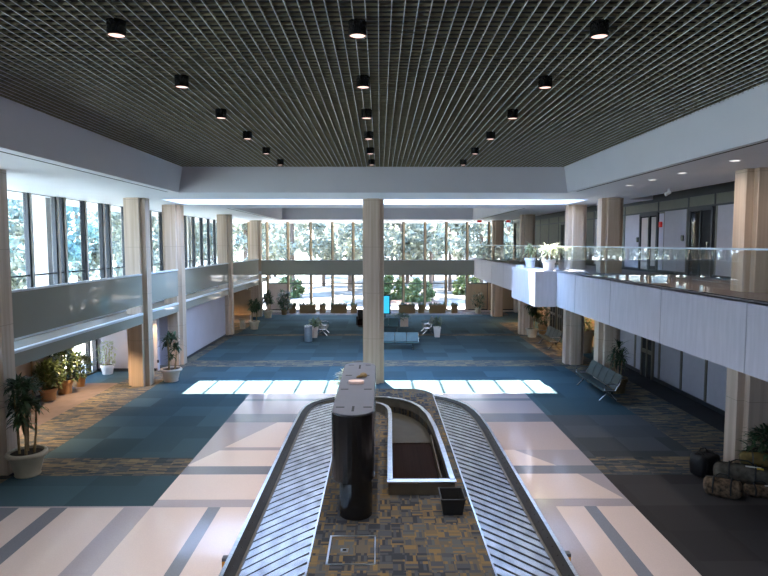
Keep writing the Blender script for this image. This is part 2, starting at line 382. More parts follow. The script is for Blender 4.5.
zt = 9.2; c.quad((-8.25, 25.8, ZS), (7.9, 25.8, ZS), (7.9, 25.8, zt), (-8.25, 25.8, zt)); c.quad((-8.25, 22.9, ZS), (-8.25, 22.9, zt), (7.9, 22.9, zt), (7.9, 22.9, ZS))
c.quad((-8.25, 22.9, ZS), (-8.25, 25.8, ZS), (-8.25, 25.8, zt), (-8.25, 22.9, zt)); c.quad((7.9, 22.9, ZS), (7.9, 22.9, zt), (7.9, 25.8, zt), (7.9, 25.8, ZS))
c.box(5.55, 22.9, zt - .1, 7.9, 24.45, zt); c.box(7.2, 22.9, zt - .1, 7.9, 25.8, zt); c.box(-8.25, 22.9, zt - .1, -7.74, 25.8, zt)  # solid roof pieces added out of view to trim the sun patch
c.box(-8.25, 25.55, zt - .1, 7.9, 25.8, zt)
struct(c.build('trim_skylight_well_and_block', 'soffit'))
c = MB()
x = -8.08
while x < 7.3: c.box(x - .035, 22.9, zt, x + .035, 25.8, zt + .12); x += 1.07
sk = struct(c.build('window_1', 'frame'))
c = MB(); c.quad((-8.25, 22.9, zt + .05), (7.9, 22.9, zt + .05), (7.9, 25.8, zt + .05), (-8.25, 25.8, zt + .05)); c.build('glass_pane', 'clear', sk)
# egg crate
c = MB(); P = .139
n = int((6.01 + 6.41) / P)
for i in range(n + 1):
    x = -6.41 + i * P; c.box(x - .003, -2, GZ, x + .003, 19.77, GZ + .028, 0); c.box(x - .0042, -2, GZ - .006, x + .0042, 19.77, GZ, 1)
j = 0
while -2 + j * P < 19.77:
    y = -2 + j * P; c.box(-6.41, y - .003, GZ, 6.01, y + .003, GZ + .028, 0); j += 1
struct(c.build('ceiling_grid', ['blade', 'runner']))
c = MB(); c.box(-6.7, YB, 8.45, 6.4, 19.9, 8.5); c.box(-6.5, YB, GZ, 6.1, -2, GZ + .05); struct(c.build('ceiling_void', 'dark'))

# ------------------------------------------------------------------ outer walls
WN = [1]
def window(p0, p1, z0, z1, n_out, wide=.11, deep=.2, bars=(), fin='wood', opaque=None, glassm='glass', finw=.11, finout=.5):
    """one bay of a window wall from p0 to p1 with its mullion at p0"""
    WN[0] += 1
    a = Vector((*p0, 0)); b = Vector((*p1, 0)); d = (b - a).normalized(); o = Vector((*n_out, 0))
    m = MB()
    def post(c0, w_, d0, d1, mi):
        q = [c0 - d * w_ / 2 + o * d0, c0 + d * w_ / 2 + o * d0, c0 + d * w_ / 2 + o * d1, c0 - d * w_ / 2 + o * d1]
        if (q[1] - q[0]).cross(q[2] - q[1]).z < 0: q.reverse()
        m.prism([(p.x, p.y) for p in q], z0, z1, mi)
    post(a, wide, -deep * .35, deep * .65, 0)
    post(a + d * (wide * .5 + finw * .5), finw, -deep * .55, deep * finout, 1)
    for zb, hb in [(z0, .08), (z1 - .02, .02)] + list(bars):
        q = [a - o * .03, b - o * .03, b + o * .05, a + o * .05]
        if (q[1] - q[0]).cross(q[2] - q[1]).z < 0: q.reverse()
        m.prism([(p.x, p.y) for p in q], zb, zb + hb, 0)
    fr = struct(m.build('window_%d' % WN[0], ['frame', fin], loc=(p0[0], p0[1], z0)))
    g = MB(); zc = z0
    if opaque:
        zc = opaque
        q = [a - o * .02, b - o * .02, b + o * .02, a + o * .02]
        if (q[1] - q[0]).cross(q[2] - q[1]).z < 0: q.reverse()
        k = MB(); k.prism([(p.x, p.y) for p in q], z0, zc); k.build('wall_panel', 'beige' if p0[0] < 0 else 'tan', None, loc=(p0[0], p0[1], z0)).parent = fr
        fr.children[0].location = (0, 0, 0)
    g.quad((a.x, a.y, zc), (b.x, b.y, zc), (b.x, b.y, z1), (a.x, a.y, z1))
    gl = g.build('glass_pane', glassm, None, loc=(p0[0], p0[1], z0)); gl.parent = fr; gl.location = (0, 0, 0)
ys = [YB, -5, -2, 1, 4, 7, 9, 10.7, 12.6, 14.45, 16.3, 18.1, 19.94, 21.6, 22.1, 23.67, 25.2, 25.8, 27.4, 29, 30.4, 32, 33.6, 35.9, 37.5, 39.2, 40.8, 42.3, 44, 45.4, YF]
for a, b in zip(ys, ys[1:]): window((X0, a), (X0, b), 2.74, ZS, (-1, 0), wide=.11, deep=.15, bars=[(4.22, .05)], fin='concrete', finw=.10, finout=1.1)
xs = [-11.55, -10.2, -8.78, -7.18, -5.42, -3.75, -2.14, -.2, 1.74, 3.4, 5.04, 6.67, 8.35, 10.4]
for i, (a, b) in enumerate(zip(xs, xs[1:])):
    window((a, YF), (b, YF), 3.5, ZS, (0, 1), wide=.05, deep=.18, glassm='glassfar', finw=.15)
    window((a, YF), (b, YF), 0.12, 3.5, (0, 1), wide=.05, deep=.18, glassm='glassfar', finw=.15, bars=[(2.18, .06)], opaque=(2.2 if i in (2, 11) else 3.45 if i == 12 else None))
c = MB(); c.box(-12, YF - .08, 0, 11, YF + .2, .12); struct(c.build('baseboard_far', 'concrete'))
c = MB(); c.box(X0 - .4, YF - .6, 0, X0 + .1, YF + .2, ZS); c.box(10.4, YF - .6, 0, 11, YF + .2, ZS); struct(c.build('wall_far_corners', 'concrete'))
xb = [-11.55 + 2.2 * i for i in range(11)]
c = MB(); c.box(-12, YB - .2, 0, 11, YB, ZS + .2); struct(c.build('wall_back', 'beige'))
# lower left wall and vestibule
c = MB(); c.box(-11.9, YB, 0, -11.75, 21.2, 2.4)
for y in (9.0, 12.0, 15.0, 17.0, 18.7, 20.0): c.box(-11.76, y, 0, -11.70, y + .07, 2.36, 1)
c.box(-11.9, 24.9, 0, -11.75, 46.5, 2.4, 0); struct(c.build('wall_left', ['beige', 'wood']))
c = MB(); c.box(-11.9, 24.75, 0, -9.25, 24.95, 2.4); struct(c.build('wall_left_vestibule', 'lilac'))
c = MB(); c.box(-9.75, 24.9, 0, -9.6, 26.0, 2.4); c.box(-9.75, 25.95, 0, -8.95, 26.05, 2.4); struct(c.build('wall_left_niche', 'lilac'))
c = MB(); c.box(-9.02, 27.42, 0, -8.9, 34.35, 2.4); struct(c.build('wall_left_low', 'lilac'))
c = MB(); c.box(-9.0, 26.7, 0, -8.92, 27.42, 2.36); struct(c.build('trim_dark_joint', 'frame'))
c = MB(); c.box(-11.76, YB, 0, -11.7, 21.2, .1); c.box(-11.75, 24.69, 0, -9.3, 24.75, .12); c.box(-8.9, 27.42, 0, -8.87, 34.3, .1); struct(c.build('baseboard_left', 'frame'))
m = MB()
for y in (21.2, 22.65, 24.1, 24.65): m.box(-11.9, y - .06, 0, -11.72, y + .06, 2.36)
m.box(-11.9, 21.2, 2.2, -11.72, 24.7, 2.36); m.box(-11.9, 21.2, 0, -11.72, 24.7, .06)
dr = struct(m.build('door_1', 'frame')); g = MB(); g.quad((-11.8, 21.2, .06), (-11.8, 24.7, .06), (-11.8, 24.7, 2.2), (-11.8, 21.2, 2.2)); g.build('glass_pane', 'clear', dr)
c = MB(); c.box(-9.28, 24.735, .35, -9.2 + .0, 24.75, .47); tag(c.build('wall_socket', 'frame', loc=(-9.24, 24.75, .35)), 'small dark socket plate low on the lilac wall beside the glass door', 'socket')

# left ledge and hanging panels
YC = [4.95, 13.65, 22.35, 26.25, 34.9, 43.6]
c = MB(); yseg = [(YB, 13.3), (13.98, 22.0), (22.7, 25.9), (26.6, 34.55), (35.25, 43.25)]
names = ['before the nearest left column', 'between the first and second left columns', 'between the second and third left columns', 'between the third and fourth left columns', 'between the fourth and fifth left columns']
for (a, b), nm in zip(yseg, names):
    m = MB(); m.box(-8.80, a, 3.04, -8.72, b, 4.14); p = m.build('balustrade_panel', 'olive', loc=(-8.76, a, 3.04))
    tag(p, 'glossy olive-grey balustrade panel ' + nm, 'panel', 'balustrade panels along the left gallery')
    t = MB(); t.box(-8.84, a, 4.14, -8.69, b, 4.19); t.build('cap_rail', 'white_trim', None, loc=(-8.76, a, 3.04)).parent = p; p.children[0].location = (0, 0, 0)
    m = MB(); m.box(-8.80, a, 2.36, -8.72, b, 2.68); p = m.build('ledge_fascia', 'olive', loc=(-8.76, a, 2.36))
    tag(p, 'low olive-grey ledge fascia with white lip ' + nm, 'ledge', 'ledge fascias along the left side')
    t = MB(); t.box(-8.84, a, 2.68, -8.70, b, 2.75); t.build('lip', 'white_trim', None, loc=(-8.76, a, 2.36)).parent = p; p.children[0].location = (0, 0, 0)
m = MB(); m.box(-11.75, YB, 2.4, -8.80, 46.4, 2.70, 0); m.box(-9.95, YB, 2.7, -9.8, 46.4, 2.79, 1); m.box(-10.12, YB, 2.7, -9.95, 46.4, 2.76, 2)
for y in range(10, 46, 2): m.box(-10.2, y, 2.7, -9.78, y + .1, 2.80, 1)
struct(m.build('trim_ledge_top', ['ledge', 'white_trim', 'frame']))
m = MB(); m.box(-8.55, 43.26, 3.02, 6.80, 43.34, 4.08); p = m.build('balustrade_panel', 'olive', loc=(0, 43.3, 3.02))
tag(p, 'long olive-grey balustrade panel crossing the hall before the far windows', 'panel')
t = MB(); t.box(-8.55, 43.23, 4.08, 6.8, 43.38, 4.12); t.build('cap_rail', 'white_trim', None, loc=(0, 43.3, 3.02)).parent = p; p.children[0].location = (0, 0, 0)
m = MB(); m.box(-8.0, 43.34, 3.1, 6.8, 44.0, 3.3); m.box(-11.5, 43.3, 3.1, -8.3, 46.4, 3.3); struct(m.build('trim_gallery_floor', 'soffit'))

# ------------------------------------------------------------------ right side: upper corridor, fascia, lower wall
c = MB(); c.box(6.95, YB, 2.9, 11, 47, 4.2); c.box(7.0, YB, 4.2, 11, 47, 4.215, 1); struct(c.build('floor_upper', ['fascia', 'brownfloor']))
m = MB(); m.box(6.80, YB, 2.88, 6.95, 43.4, 4.24)
for y in (-3, 0.5, 4, 7.5, 11.0, 14.4, 17.6, 20.8, 29.5, 33, 36.5, 40): m.box(6.792, y, 2.88, 6.801, y + .025, 4.24, 1)
m.box(6.80, YB, 4.2, 7.0, 43.4, 4.245)
tag(m.build('balcony_fascia', ['fascia', 'greypanel'], loc=(6.8, 20, 2.88)), 'long pale concrete balcony front running down the right side of the hall', 'balcony')
m = MB(); m.box(5.97, 23.0, 2.86, 6.80, 27.1, 4.24)
tag(m.build('balcony_planter_box', 'fascia', bevel=.012, loc=(6.4, 24.8, 2.86)), 'pale concrete box jutting from the right balcony front, white urn on it', 'box')
rl = thing('glass_railing', 'clear glass railing with thin pale top rail along the right balcony', 'railing', (7.25, 20, 4.245))
def lmb(m, name, mt, par, **k):
    L = par.location; m.v = [(x - L.x, y - L.y, z - L.z) for x, y, z in m.v]; return m.build(name, mt, par, **k)
y = 5.0; k = 0
while y < 43:
    m = MB(); m.box(6.94, y + .012, 4.25, 6.95, min(y + 2.25, 43.2) - .012, 5.17); lmb(m, 'glass_panel', 'railglass', rl); y += 2.25
m = MB(); m.box(6.91, 5, 5.175, 6.98, 43.2, 5.21); lmb(m, 'top_rail', 'brushed', rl)
m = MB(); m.box(6.925, 5, 4.243, 6.965, 43.2, 4.262); lmb(m, 'base_rail', 'darksteel', rl)

c = MB(); XW = 10.4
c.box(XW, YB, 4.2, 11, 47, 7.2, 0)
for y in (8, 10, 12, 14, 15.9, 18.65, 20.25, 22.45, 25.5, 27.3, 29.2, 31, 33, 35, 37, 39, 41, 43): c.box(XW - .02, y, 4.2, XW, y + .06, 6.9, 1)
c.box(XW - .02, YB, 6.46, XW, 47, 6.52, 1); c.box(XW - .03, YB, 6.84, XW, 47, 7.2, 1); c.box(XW - .03, YB, 4.2, XW, 47, 4.32, 1)
for a, b, mi in ((12.1, 13.9, 2), (14.1, 15.85, 2), (16.05, 18.5, 2), (20.4, 21.95, 2), (24.0, 25.45, 2), (25.6, 27.2, 0), (27.4, 29.1, 2), (8.1, 9.9, 2), (10.1, 11.9, 2)): c.box(XW - .012, a, 4.32, XW, b, 6.46, mi)
struct(c.build('wall_right_upper', ['greywall', 'frame', 'greypanel']))
def corridor_door(n, ya, yb, slabs):
    m = MB()
    for y in (ya, yb): m.box(XW - .06, y - .05, 4.2, XW, y + .05, 6.44)
    m.box(XW - .06, ya, 6.36, XW, yb, 6.46); m.box(XW - .02, ya, 4.2, XW - .005, yb, 6.4, 1)
    for s in slabs: m.box(XW - .06, s - .05, 4.2, XW - .0, s + .05, 6.4)
    o = struct(m.build('door_%d' % n, ['frame', 'dark']))
    return o
dd = corridor_door(2, 18.75, 20.1, [19.42]); g = MB(); g.box(XW - .035, 19.5, 4.45, XW - .025, 20.0, 6.3); g.build('glass_pane', 'railglass', dd); g = MB(); g.box(XW - .1, 18.88, 5.1, XW - .06, 18.94, 5.35); g.build('door_handle', 'steel', dd)
dd = corridor_door(3, 22.45, 23.95, [23.1]); g = MB(); g.box(XW - .035, 22.6, 4.45, XW - .025, 22.95, 6.3); g.build('glass_pane', 'beige', dd); g = MB(); g.box(XW - .04, 23.25, 4.3, XW - .025, 23.8, 6.3); g.build('door_panel', 'beige', dd)
dd = corridor_door(4, 33, 34.4, [33.7])
c = MB(); c.box(XW - .02, 22.02, 4.32, XW + .01, 22.35, 6.4); struct(c.build('trim_wall_strip', 'lilac'))
def corridor_thing(name, box, mt, label, cat):
    m = MB(); m.box(*box); return tag(m.build(name, mt, bevel=.008, loc=(box[3], (box[1] + box[4]) / 2, box[2])), label, cat)
corridor_thing('fire_alarm', (XW - .09, 22.1, 5.9, XW - .02, 22.26, 6.1), 'red', 'small red fire alarm on the pale strip of the upper corridor wall', 'alarm')
corridor_thing('card_reader', (XW - .06, 20.5, 5.38, XW - .012, 20.64, 5.58), 'black', 'small black wall box left of the dark glazed corridor door', 'wall box')
corridor_thing('call_box', (XW - .06, 24.1, 5.35, XW - .012, 24.24, 5.55), 'black', 'small black wall box on the pale panel left of the corridor alarm', 'wall box')

XL = 10.65
c = MB(); c.box(XL, YB, 0, 11, 27.2, 2.9, 0); c.box(XL, 27.2, 0, 11, 46.6, 2.9, 1)
for y in (9.6, 11.2, 12.8, 14.4, 16.0, 17.6, 19.25, 20.86, 22.53, 24.7, 26.39, 30, 33, 38, 41, 43.6): c.box(XL - .03, y - .06, 0, XL, y + .06, 2.9, 2)
struct(c.build('wall_right', ['greypanel', 'tan', 'bronze']))
c = MB(); c.box(XL - .04, YB, 0, XL, 46, .14); struct(c.build('baseboard_right', 'frame'))
def low_door(n, ya, yb):
    m = MB(); m.box(XL - .05, ya, 0, XL - .005, yb, 2.4, 1)
    for y in (ya, (ya + yb) / 2, yb): m.box(XL - .09, y - .05, 0, XL - .0, y + .05, 2.45)
    m.box(XL - .09, ya, 2.36, XL, yb, 2.5); m.box(XL - .08, ya, .95, XL - .02, yb, 1.1)
    return struct(m.build('door_%d' % n, ['bronze', 'dark']))
low_door(5, 23.0, 23.95); low_door(6, 34.6, 35.4); low_door(7, 35.9, 37.0)

# ------------------------------------------------------------------ columns
def plus(cx, cy, h=.395, a=.225): return [(cx + x, cy + y) for x, y in ((-a, -h), (a, -h), (a, -a), (h, -a), (h, a), (a, a), (a, h), (-a, h), (-a, a), (-h, a), (-h, -a), (-a, -a))]
def column(cx, cy, label):
    m = MB(); m.prism(plus(cx, cy), 0, ZS); tag(m.build('column', 'column', bevel=.008, loc=(cx, cy, 0)), label, 'column', 'stone columns of the hall')
o_ = ['nearest the camera, potted dracaena beside it', 'second from the camera', 'third from the camera, behind the slot of daylight', 'fourth from the camera', 'farthest, by the far windows']
for y, nm in zip(YC[1:], o_): column(-8.98 + (.08 if y < 14 else 0), y, 'notched travertine column on the left side, ' + nm)
o_ = ['nearest the camera, luggage at its foot', 'second from the camera, behind the long bench', 'third from the camera, behind the balcony box', 'fourth from the camera, urn beside it', 'farthest, by the far windows']
for y, nm in zip(YC[1:], o_): column(8.53, y - .03, 'notched travertine column on the right side, ' + nm)
column(-.25, 22.72, 'notched travertine column standing alone in the middle of the hall')
for y, nm in ((13.65, 'nearest'), (22.35, 'second'), (30.5, 'third'), (38.5, 'farthest')):
    m = MB(); m.box(-12.75, y - .38, -.4, -12.1, y + .38, ZS); tag(m.build('outside_column', 'concrete', bevel=.02, loc=(-12.4, y, -.4)), 'white square column outside the left windows, %s from the camera' % nm, 'column')

# ------------------------------------------------------------------ ceiling downlights
pos = {0: 'left row', 1: 'middle row', 2: 'right row'}; ordn = ['nearest the camera', 'second from the camera', 'third from the camera', 'fourth from the camera', 'fifth from the camera', 'farthest']
proto = None
for k in range(6):
    for j, x in enumerate((-2.95, -.25, 2.47)):
        loc = (x, 6.93 + 2.22 * k, GZ)
        if not proto:
            proto = thing('ceiling_downlight', '', 'ceiling light', loc, 0, 'black downlights under the grid ceiling')
            m = MB(); m.lathe([(.103, 0), (.103, -.16), (.095, -.165), (.088, -.15), (.088, -.06)], seg=28, cap=False); m.build('housing', 'black', proto, smooth=True)
            m = MB(); m.lathe([(.088, -.150), (.0875, -.146)], seg=28); m.build('lens', 'lens', proto)
            lamp('downlight_lamp', 'AREA', (0, 0, -.17), LAMP_W, (1, .92, .88), proto, shape='DISK', size=.165, spread=R(95))
            o = proto
        else: o = copy_tree(proto)
        o.location = loc; o['label'] = 'black cylinder downlight in the %s of the grid ceiling, %s' % (pos[j], ordn[k])
# recessed lamps of the right soffit
for y, nm in zip((12.1, 14.2, 15.75, 17.2), ('nearest the camera', 'second from the camera', 'third from the camera', 'farthest')):
    t = thing('recessed_light', 'small round recessed light in the right soffit, ' + nm, 'ceiling light', (7.1, y, ZS), 0, 'recessed lights in the right soffit')
    m = MB(); m.lathe([(.11, -.001), (.11, -.012), (.09, -.014), (.09, -.004)], seg=20, cap=False); m.build('trim_ring', 'white_trim', t)
    m = MB(); m.lathe([(.09, -.006), (.089, -.004)], seg=20); m.build('lens', 'lens_w', t)
    lamp('recessed_lamp', 'AREA', (0, 0, -.03), 8, (1, .86, .76), t, shape='DISK', size=.16)
for (x, y, nm) in ((8.8, 18.4, 'white spotlight bracket under the right soffit beyond the recessed lights'), (8.75, 14.35, 'white spotlight bracket on the right soffit beside the nearest column')):
    t = thing('spotlight', nm, 'ceiling light', (x, y, ZS))
    m = MB(); m.box(-.03, -.03, -.08, .03, .03, 0); m.build('bracket', 'white_trim', t)
    m = MB(); m.tube([(.06, 0, -.10), (-.10, 0, -.17)], [.04, .06], seg=14); m.build('lamp_head', 'white_trim', t, smooth=True)
def under_light(x, y, z, e, col, nm):
    t = thing('recessed_light', nm, 'ceiling light', (x, y, z))
    m = MB(); m.lathe([(.10, -.001), (.10, -.012), (.08, -.012)], seg=16, cap=False); m.build('trim_ring', 'white_trim', t)
    m = MB(); m.lathe([(.08, -.008), (.079, -.006)], seg=16); m.build('lens', 'lens_w', t)
    l = lamp('warm_lamp', 'SPOT', (0, 0, -.03), e, col, t, spot_size=R(120), spot_blend=.6, shadow_soft_size=.08)
WARM = (1, .62, .28)
under_light(9.9, 30.3, 2.9, 130, WARM, 'warm recessed light under the right balcony, lighting the tan wall')
under_light(9.9, 39.5, 2.9, 150, WARM, 'warm recessed light under the right balcony at the far end')
under_light(-9.35, 24.2, 2.4, 70, WARM, 'warm recessed light under the left ledge beside the second column')
under_light(-10.0, 20.6, 2.4, 200, (1, .70, .42), 'warm recessed light under the left ledge above the terracotta pots')
under_light(-10.0, 16.2, 2.4, 200, (1, .74, .5), 'warm recessed light under the left ledge near the first column')
under_light(-9.9, 38.6, 2.4, 60, WARM, 'warm recessed light under the left ledge above the far counter')
for x, y, nm in ((6.85, 41.5, 'small red exit sign hanging by the far windows, left of the two'), (8.85, 41.5, 'small red exit sign hanging by the far windows, right of the two')):
    t = thing('exit_sign', nm, 'sign', (x, y, ZS)); m = MB(); m.box(-.012, -.012, -.06, .012, .012, 0); m.build('bracket', 'white_trim', t)
    m = MB(); m.box(-.15, -.03, -.22, .15, .03, -.06); m.build('sign_box', 'red', t, bevel=.008)

# ------------------------------------------------------------------ baggage carousel
car = thing('baggage_carousel', 'U-shaped steel baggage carousel with carpeted island in the middle of the floor', 'baggage carousel', (.28, 12, 0))
ZD = .5
def P3(l): return [(x, y) for x, y in l]
Y00 = 4.0
outL = [(-2.33, Y00), (-2.33, 15.2), (-2.30, 16.9), (-2.24, 17.4), (-2.08, 17.86), (-1.82, 18.22), (-1.48, 18.5), (-1.1, 18.66)]
outR = [(2.87, Y00), (2.87, 15.2), (2.83, 16.3), (2.76, 16.9), (2.62, 17.55), (2.40, 18.0), (2.10, 18.38), (1.70, 18.66)]
inL = [(-1.08, Y00), (-1.08, 13.3), (-1.08, 18.60)]; inR = [(1.68, Y00), (1.68, 18.6)]
def offset(path, d):
    out = []
    for i, p in enumerate(path):
        a = Vector(path[max(i - 1, 0)]); b = Vector(path[min(i + 1, len(path) - 1)]); t = (b - a).normalized(); out.append((p[0] - t.y * d, p[1] + t.x * d))
    return out
def ribbon(m, pa, pb, z0, z1, mi=0):
    """solid band between two plan paths"""
    n = len(pa)
    for i in range(n - 1):
        m.prism([pa[i], pa[i + 1], pb[i + 1], pb[i]], z0, z1, mi)
for path, s, nm in ((outL, -1, 0), (outR, 1, 1)):
    m = MB(); ribbon(m, path, offset(path, .06 * s), .44, ZD + .02); lmb(m, 'steel_rim', 'steel', car)
    m = MB(); ribbon(m, offset(path, .06 * s), offset(path, .22 * s), .40, ZD - .01)
    y = 5.0
    while y < 15:
        m.box((path[0][0] + s * -.13) - .012, y, ZD - .012, (path[0][0] + s * -.13) + .012, y + .03, ZD); y += .28
    lmb(m, 'rubber_bumper', 'bumper', car)
    m = MB(); ribbon(m, offset(path, .02 * s), offset(path, .10 * s), 0.0, .44); lmb(m, 'skirt', 'darksteel', car)
    m = MB(); ribbon(m, offset(path, .22 * s), offset(path, .25 * s), .40, ZD - .03); lmb(m, 'inner_trim', 'bronze', car)
# slats: overlapping plates set at 45 degrees
def slats(xo, xi, yend, rise):
    m = MB(); sgn = 1 if xi > xo else -1; wd = abs(xi - xo); y = Y00; pitch = .285
    while y < yend:
        # plate polygon: outer edge leads, inner edge lies further away
        N = 5; top = []
        for i in range(N + 1):
            t = i / N; x = xo + (xi - xo) * t; yy = y + wd * 1.15 * t + .02 * math.sin(t * math.pi)
            zz = .445 - .012 * t
            top.append((x, yy, zz))
        for i in range(N):
            a, b = top[i], top[i + 1]; q = lambda p, dy, dz: (p[0], p[1] + dy, p[2] + dz)
            if max(a[1], b[1]) + pitch * 1.0 > 18.55 - .0: continue
            def lim(p, dy, dz): return (p[0], p[1] + dy, p[2] + dz)
            m.add([lim(a, 0, rise), lim(b, 0, rise), lim(b, pitch * 1.02, 0), lim(a, pitch * 1.02, 0), lim(a, .01, .0), lim(b, .01, .0)],
                  [(0, 1, 2, 3) if sgn > 0 else (3, 2, 1, 0), (4, 5, 1, 0) if sgn > 0 else (0, 1, 5, 4)]); m.m[-1] = 1
        y += pitch
    return m
def clip_in(m, path, s):  # drop plates that would pass the rounded far rim
    keep = []
    for fi, q in enumerate(m.f):
        ok = True
        for i in q:
            x, y, z_ = m.v[i]
            for a, b in zip(path, path[1:]):
                if y > a[1] - 1e-6 and y <= b[1] + 1e-6:
                    lx = a[0] + (b[0] - a[0]) * (y - a[1]) / max(1e-6, b[1] - a[1])
                    if (s < 0 and x < lx + .1) or (s > 0 and x > lx - .1): ok = False
            if y > 18.55: ok = False
        if ok: keep.append(fi)
    m.f = [m.f[i] for i in keep]; m.m = [m.m[i] for i in keep]; return m
m = clip_in(slats(-2.12, -1.09, 18.4, .011), outL, -1); ribbon(m, offset(outL, -.15), [(-1.06, p[1]) for p in outL], .34, .436, 1); lmb(m, 'slat_belt', ['slat', 'darksteel'], car)
m = clip_in(slats(2.66, 1.69, 18.4, .018), outR, 1); ribbon(m, offset(outR, .15), [(1.66, p[1]) for p in outR], .34, .436, 1); lmb(m, 'slat_belt', ['slat', 'darksteel'], car)
# island deck with the feed opening
pitR = [(1.38, 11.25), (1.37, 13.2), (1.34, 14.6), (1.26, 15.7), (1.10, 16.45), (.88, 16.95), (.58, 17.28), (.22, 17.47), (-.18, 17.55), (-.95, 17.56)]
pitL = [(.21, 11.25), (.24, 13.2), (.27, 14.6), (.29, 15.7), (.27, 16.2), (.20, 16.55), (.05, 16.82), (-.17, 16.96), (-.45, 17.0), (-.95, 17.0)]
dk = MB()
def flat(x0, y0, x1, y1): dk.box(x0, y0, .05, x1, y1, ZD)
flat(-1.08, Y00, 1.68, 11.25)
for i in range(len(pitR) - 1):
    a, b = pitR[i], pitR[i + 1]
    if b[1] > a[1] and b[0] > .2: dk.prism([a, (1.68, a[1]), (1.68, b[1]), b], .05, ZD)
    if i < 6:
        a, b = pitL[i], pitL[i + 1]; dk.prism([(-1.08, a[1]), a, b, (-1.08, b[1])], .05, ZD)
dk.prism([(-1.08, pitL[6][1]), pitL[6], pitL[7], pitL[8], pitL[9], (-1.08, 17.0)], .05, ZD)
dk.prism([(-1.08, 17.0), (-.95, 17.0), (-.95, 17.56), (-1.08, 17.56)], .05, ZD)
dk.prism([pitR[9], pitR[8], pitR[7], (1.68, 17.47), (1.68, 18.62), (1.64, 19.0), (1.47, 19.3), (1.2, 19.52), (.9, 19.6), (-.3, 19.6), (-.62, 19.5), (-.88, 19.3), (-1.03, 19.0), (-1.08, 18.62), (-1.08, 17.56)], .05, ZD)
lmb(dk, 'carpeted_deck', 'deckweave', car)
m = MB(); m.box(-1.10, Y00, .40, -1.07, 18.6, ZD + .008); m.box(1.67, Y00, .40, 1.70, 18.6, ZD + .008); lmb(m, 'deck_edge_trim', 'steel', car)
m = MB(); m.prism([(1.72, 18.62), (1.69, 19.02), (1.5, 19.36), (1.22, 19.58), (.9, 19.65), (-.3, 19.65), (-.64, 19.56), (-.92, 19.36), (-1.08, 19.02), (-1.13, 18.62)], 0, ZD - .01); lmb(m, 'rear_skirt', 'darksteel', car)
m = MB(); ribbon(m, pitR, offset(pitR, -.05), ZD - .45, .74); ribbon(m, pitL, offset(pitL, .05), ZD - .45, .74); m.box(.16, 11.16, ZD - .45, 1.43, 11.25, .74); lmb(m, 'feed_curb', 'bronze', car)
m = MB(); ribbon(m, offset(pitR, .03), offset(pitR, -.07), .74, .765); ribbon(m, offset(pitL, -.03), offset(pitL, .07), .74, .765); m.box(.13, 11.14, .74, 1.46, 11.29, .765); lmb(m, 'curb_cap', 'steel', car)
m = MB(); m.quad((.22, 11.25, .055), (1.37, 11.25, .055), (1.33, 14.75, .30), (.27, 14.75, .30)); lmb(m, 'feed_belt', 'brown', car)
m = MB(); m.poly([(.26, 14.7), (1.34, 14.7), (1.26, 15.7), (1.10, 16.45), (.88, 16.95), (.58, 17.28), (.22, 17.47), (-.18, 17.55), (-.95, 17.56), (-.95, 17.0), (-.17, 16.96), (.05, 16.82), (.2, 16.55), (.29, 15.7)], .32); lmb(m, 'feed_plate', 'plate', car)
m = MB(); m.bar((1.30, 11.3, .24), (1.28, 14.8, .42), .03, .16); lmb(m, 'belt_guard', 'bronze', car)
m = MB(); m.box(-.81, 9.535, ZD, -.07, 9.56, ZD + .006); m.box(-.82, 8.66, ZD, -.79, 9.56, ZD + .006); m.box(-.09, 8.66, ZD, -.07, 9.56, ZD + .006); m.box(-.81, 8.66, ZD, -.07, 8.68, ZD + .006)
m.box(-.62, 9.03, ZD, -.5, 9.13, ZD + .008); m.box(-.59, 9.055, ZD + .008, -.53, 9.105, ZD + .011, 1); lmb(m, 'access_hatch', ['brushed', 'black'], car)
m = MB(); m.box(.45, 17.75, ZD, .98, 17.77, ZD + .006); m.box(.97, 17.25, ZD, .99, 17.77, ZD + .006); m.box(.70, 17.55, ZD, .78, 17.62, ZD + .008); lmb(m, 'access_hatch', 'brushed', car)
for x, y in ((-2.375, 8.9), (2.915, 9.0)):
    m = MB(); m.box(x - .045, y - .05, .30, x + .045, y + .05, .50, 1); m.box(x - .04, y - .056, .34, x + .04, y - .05, .45, 0); lmb(m, 'reflector', ['orange', 'greytop'], car)
# things on the island
def stadium(cx, y0, y1, r, n=14):
    a = [(cx + r * math.cos(R(180 + 180 * i / n)), y0 + r + r * math.sin(R(180 + 180 * i / n))) for i in range(n + 1)]
    return a + [(cx + r * math.cos(R(180 * i / n)), y1 - r + r * math.sin(R(180 * i / n))) for i in range(n + 1)]
sp = thing('display_pedestal', 'tall black rounded display pedestal with grey slotted top on the carousel island', 'pedestal', (-.47, 12.1, ZD))
m = MB(); m.prism(stadium(-.43, 10.08, 14.1, .29), ZD, 1.30); lmb(m, 'base', 'black', sp, bevel=.01)
m = MB(); m.prism(stadium(-.47, 9.84, 14.35, .37), 1.24, 2.42); lmb(m, 'body', 'black', sp, bevel=.012)
m = MB(); m.prism(stadium(-.47, 9.86, 14.33, .355), 2.42, 2.435); lmb(m, 'top_panel', 'greytop', sp)
for (x, y, wx, wy) in ((-.47, 10.25, .022, .32), (-.47, 13.8, .022, .4), (-.70, 10.35, .13, .05), (-.22, 10.35, .13, .05), (-.70, 11.65, .13, .05), (-.24, 11.65, .13, .05), (-.68, 12.9, .12, .05), (-.3, 12.9, .12, .05), (-.68, 14.0, .1, .05), (-.28, 14.0, .1, .05)):
    m = MB(); m.box(x - wx / 2 - .01, y - wy / 2, 2.434, x + wx / 2 + .01, y + wy / 2, 2.439); lmb(m, 'slot', 'dark', sp)
m = MB(); m.prism(stadium(0, 0, .28, .09), 0, .06)
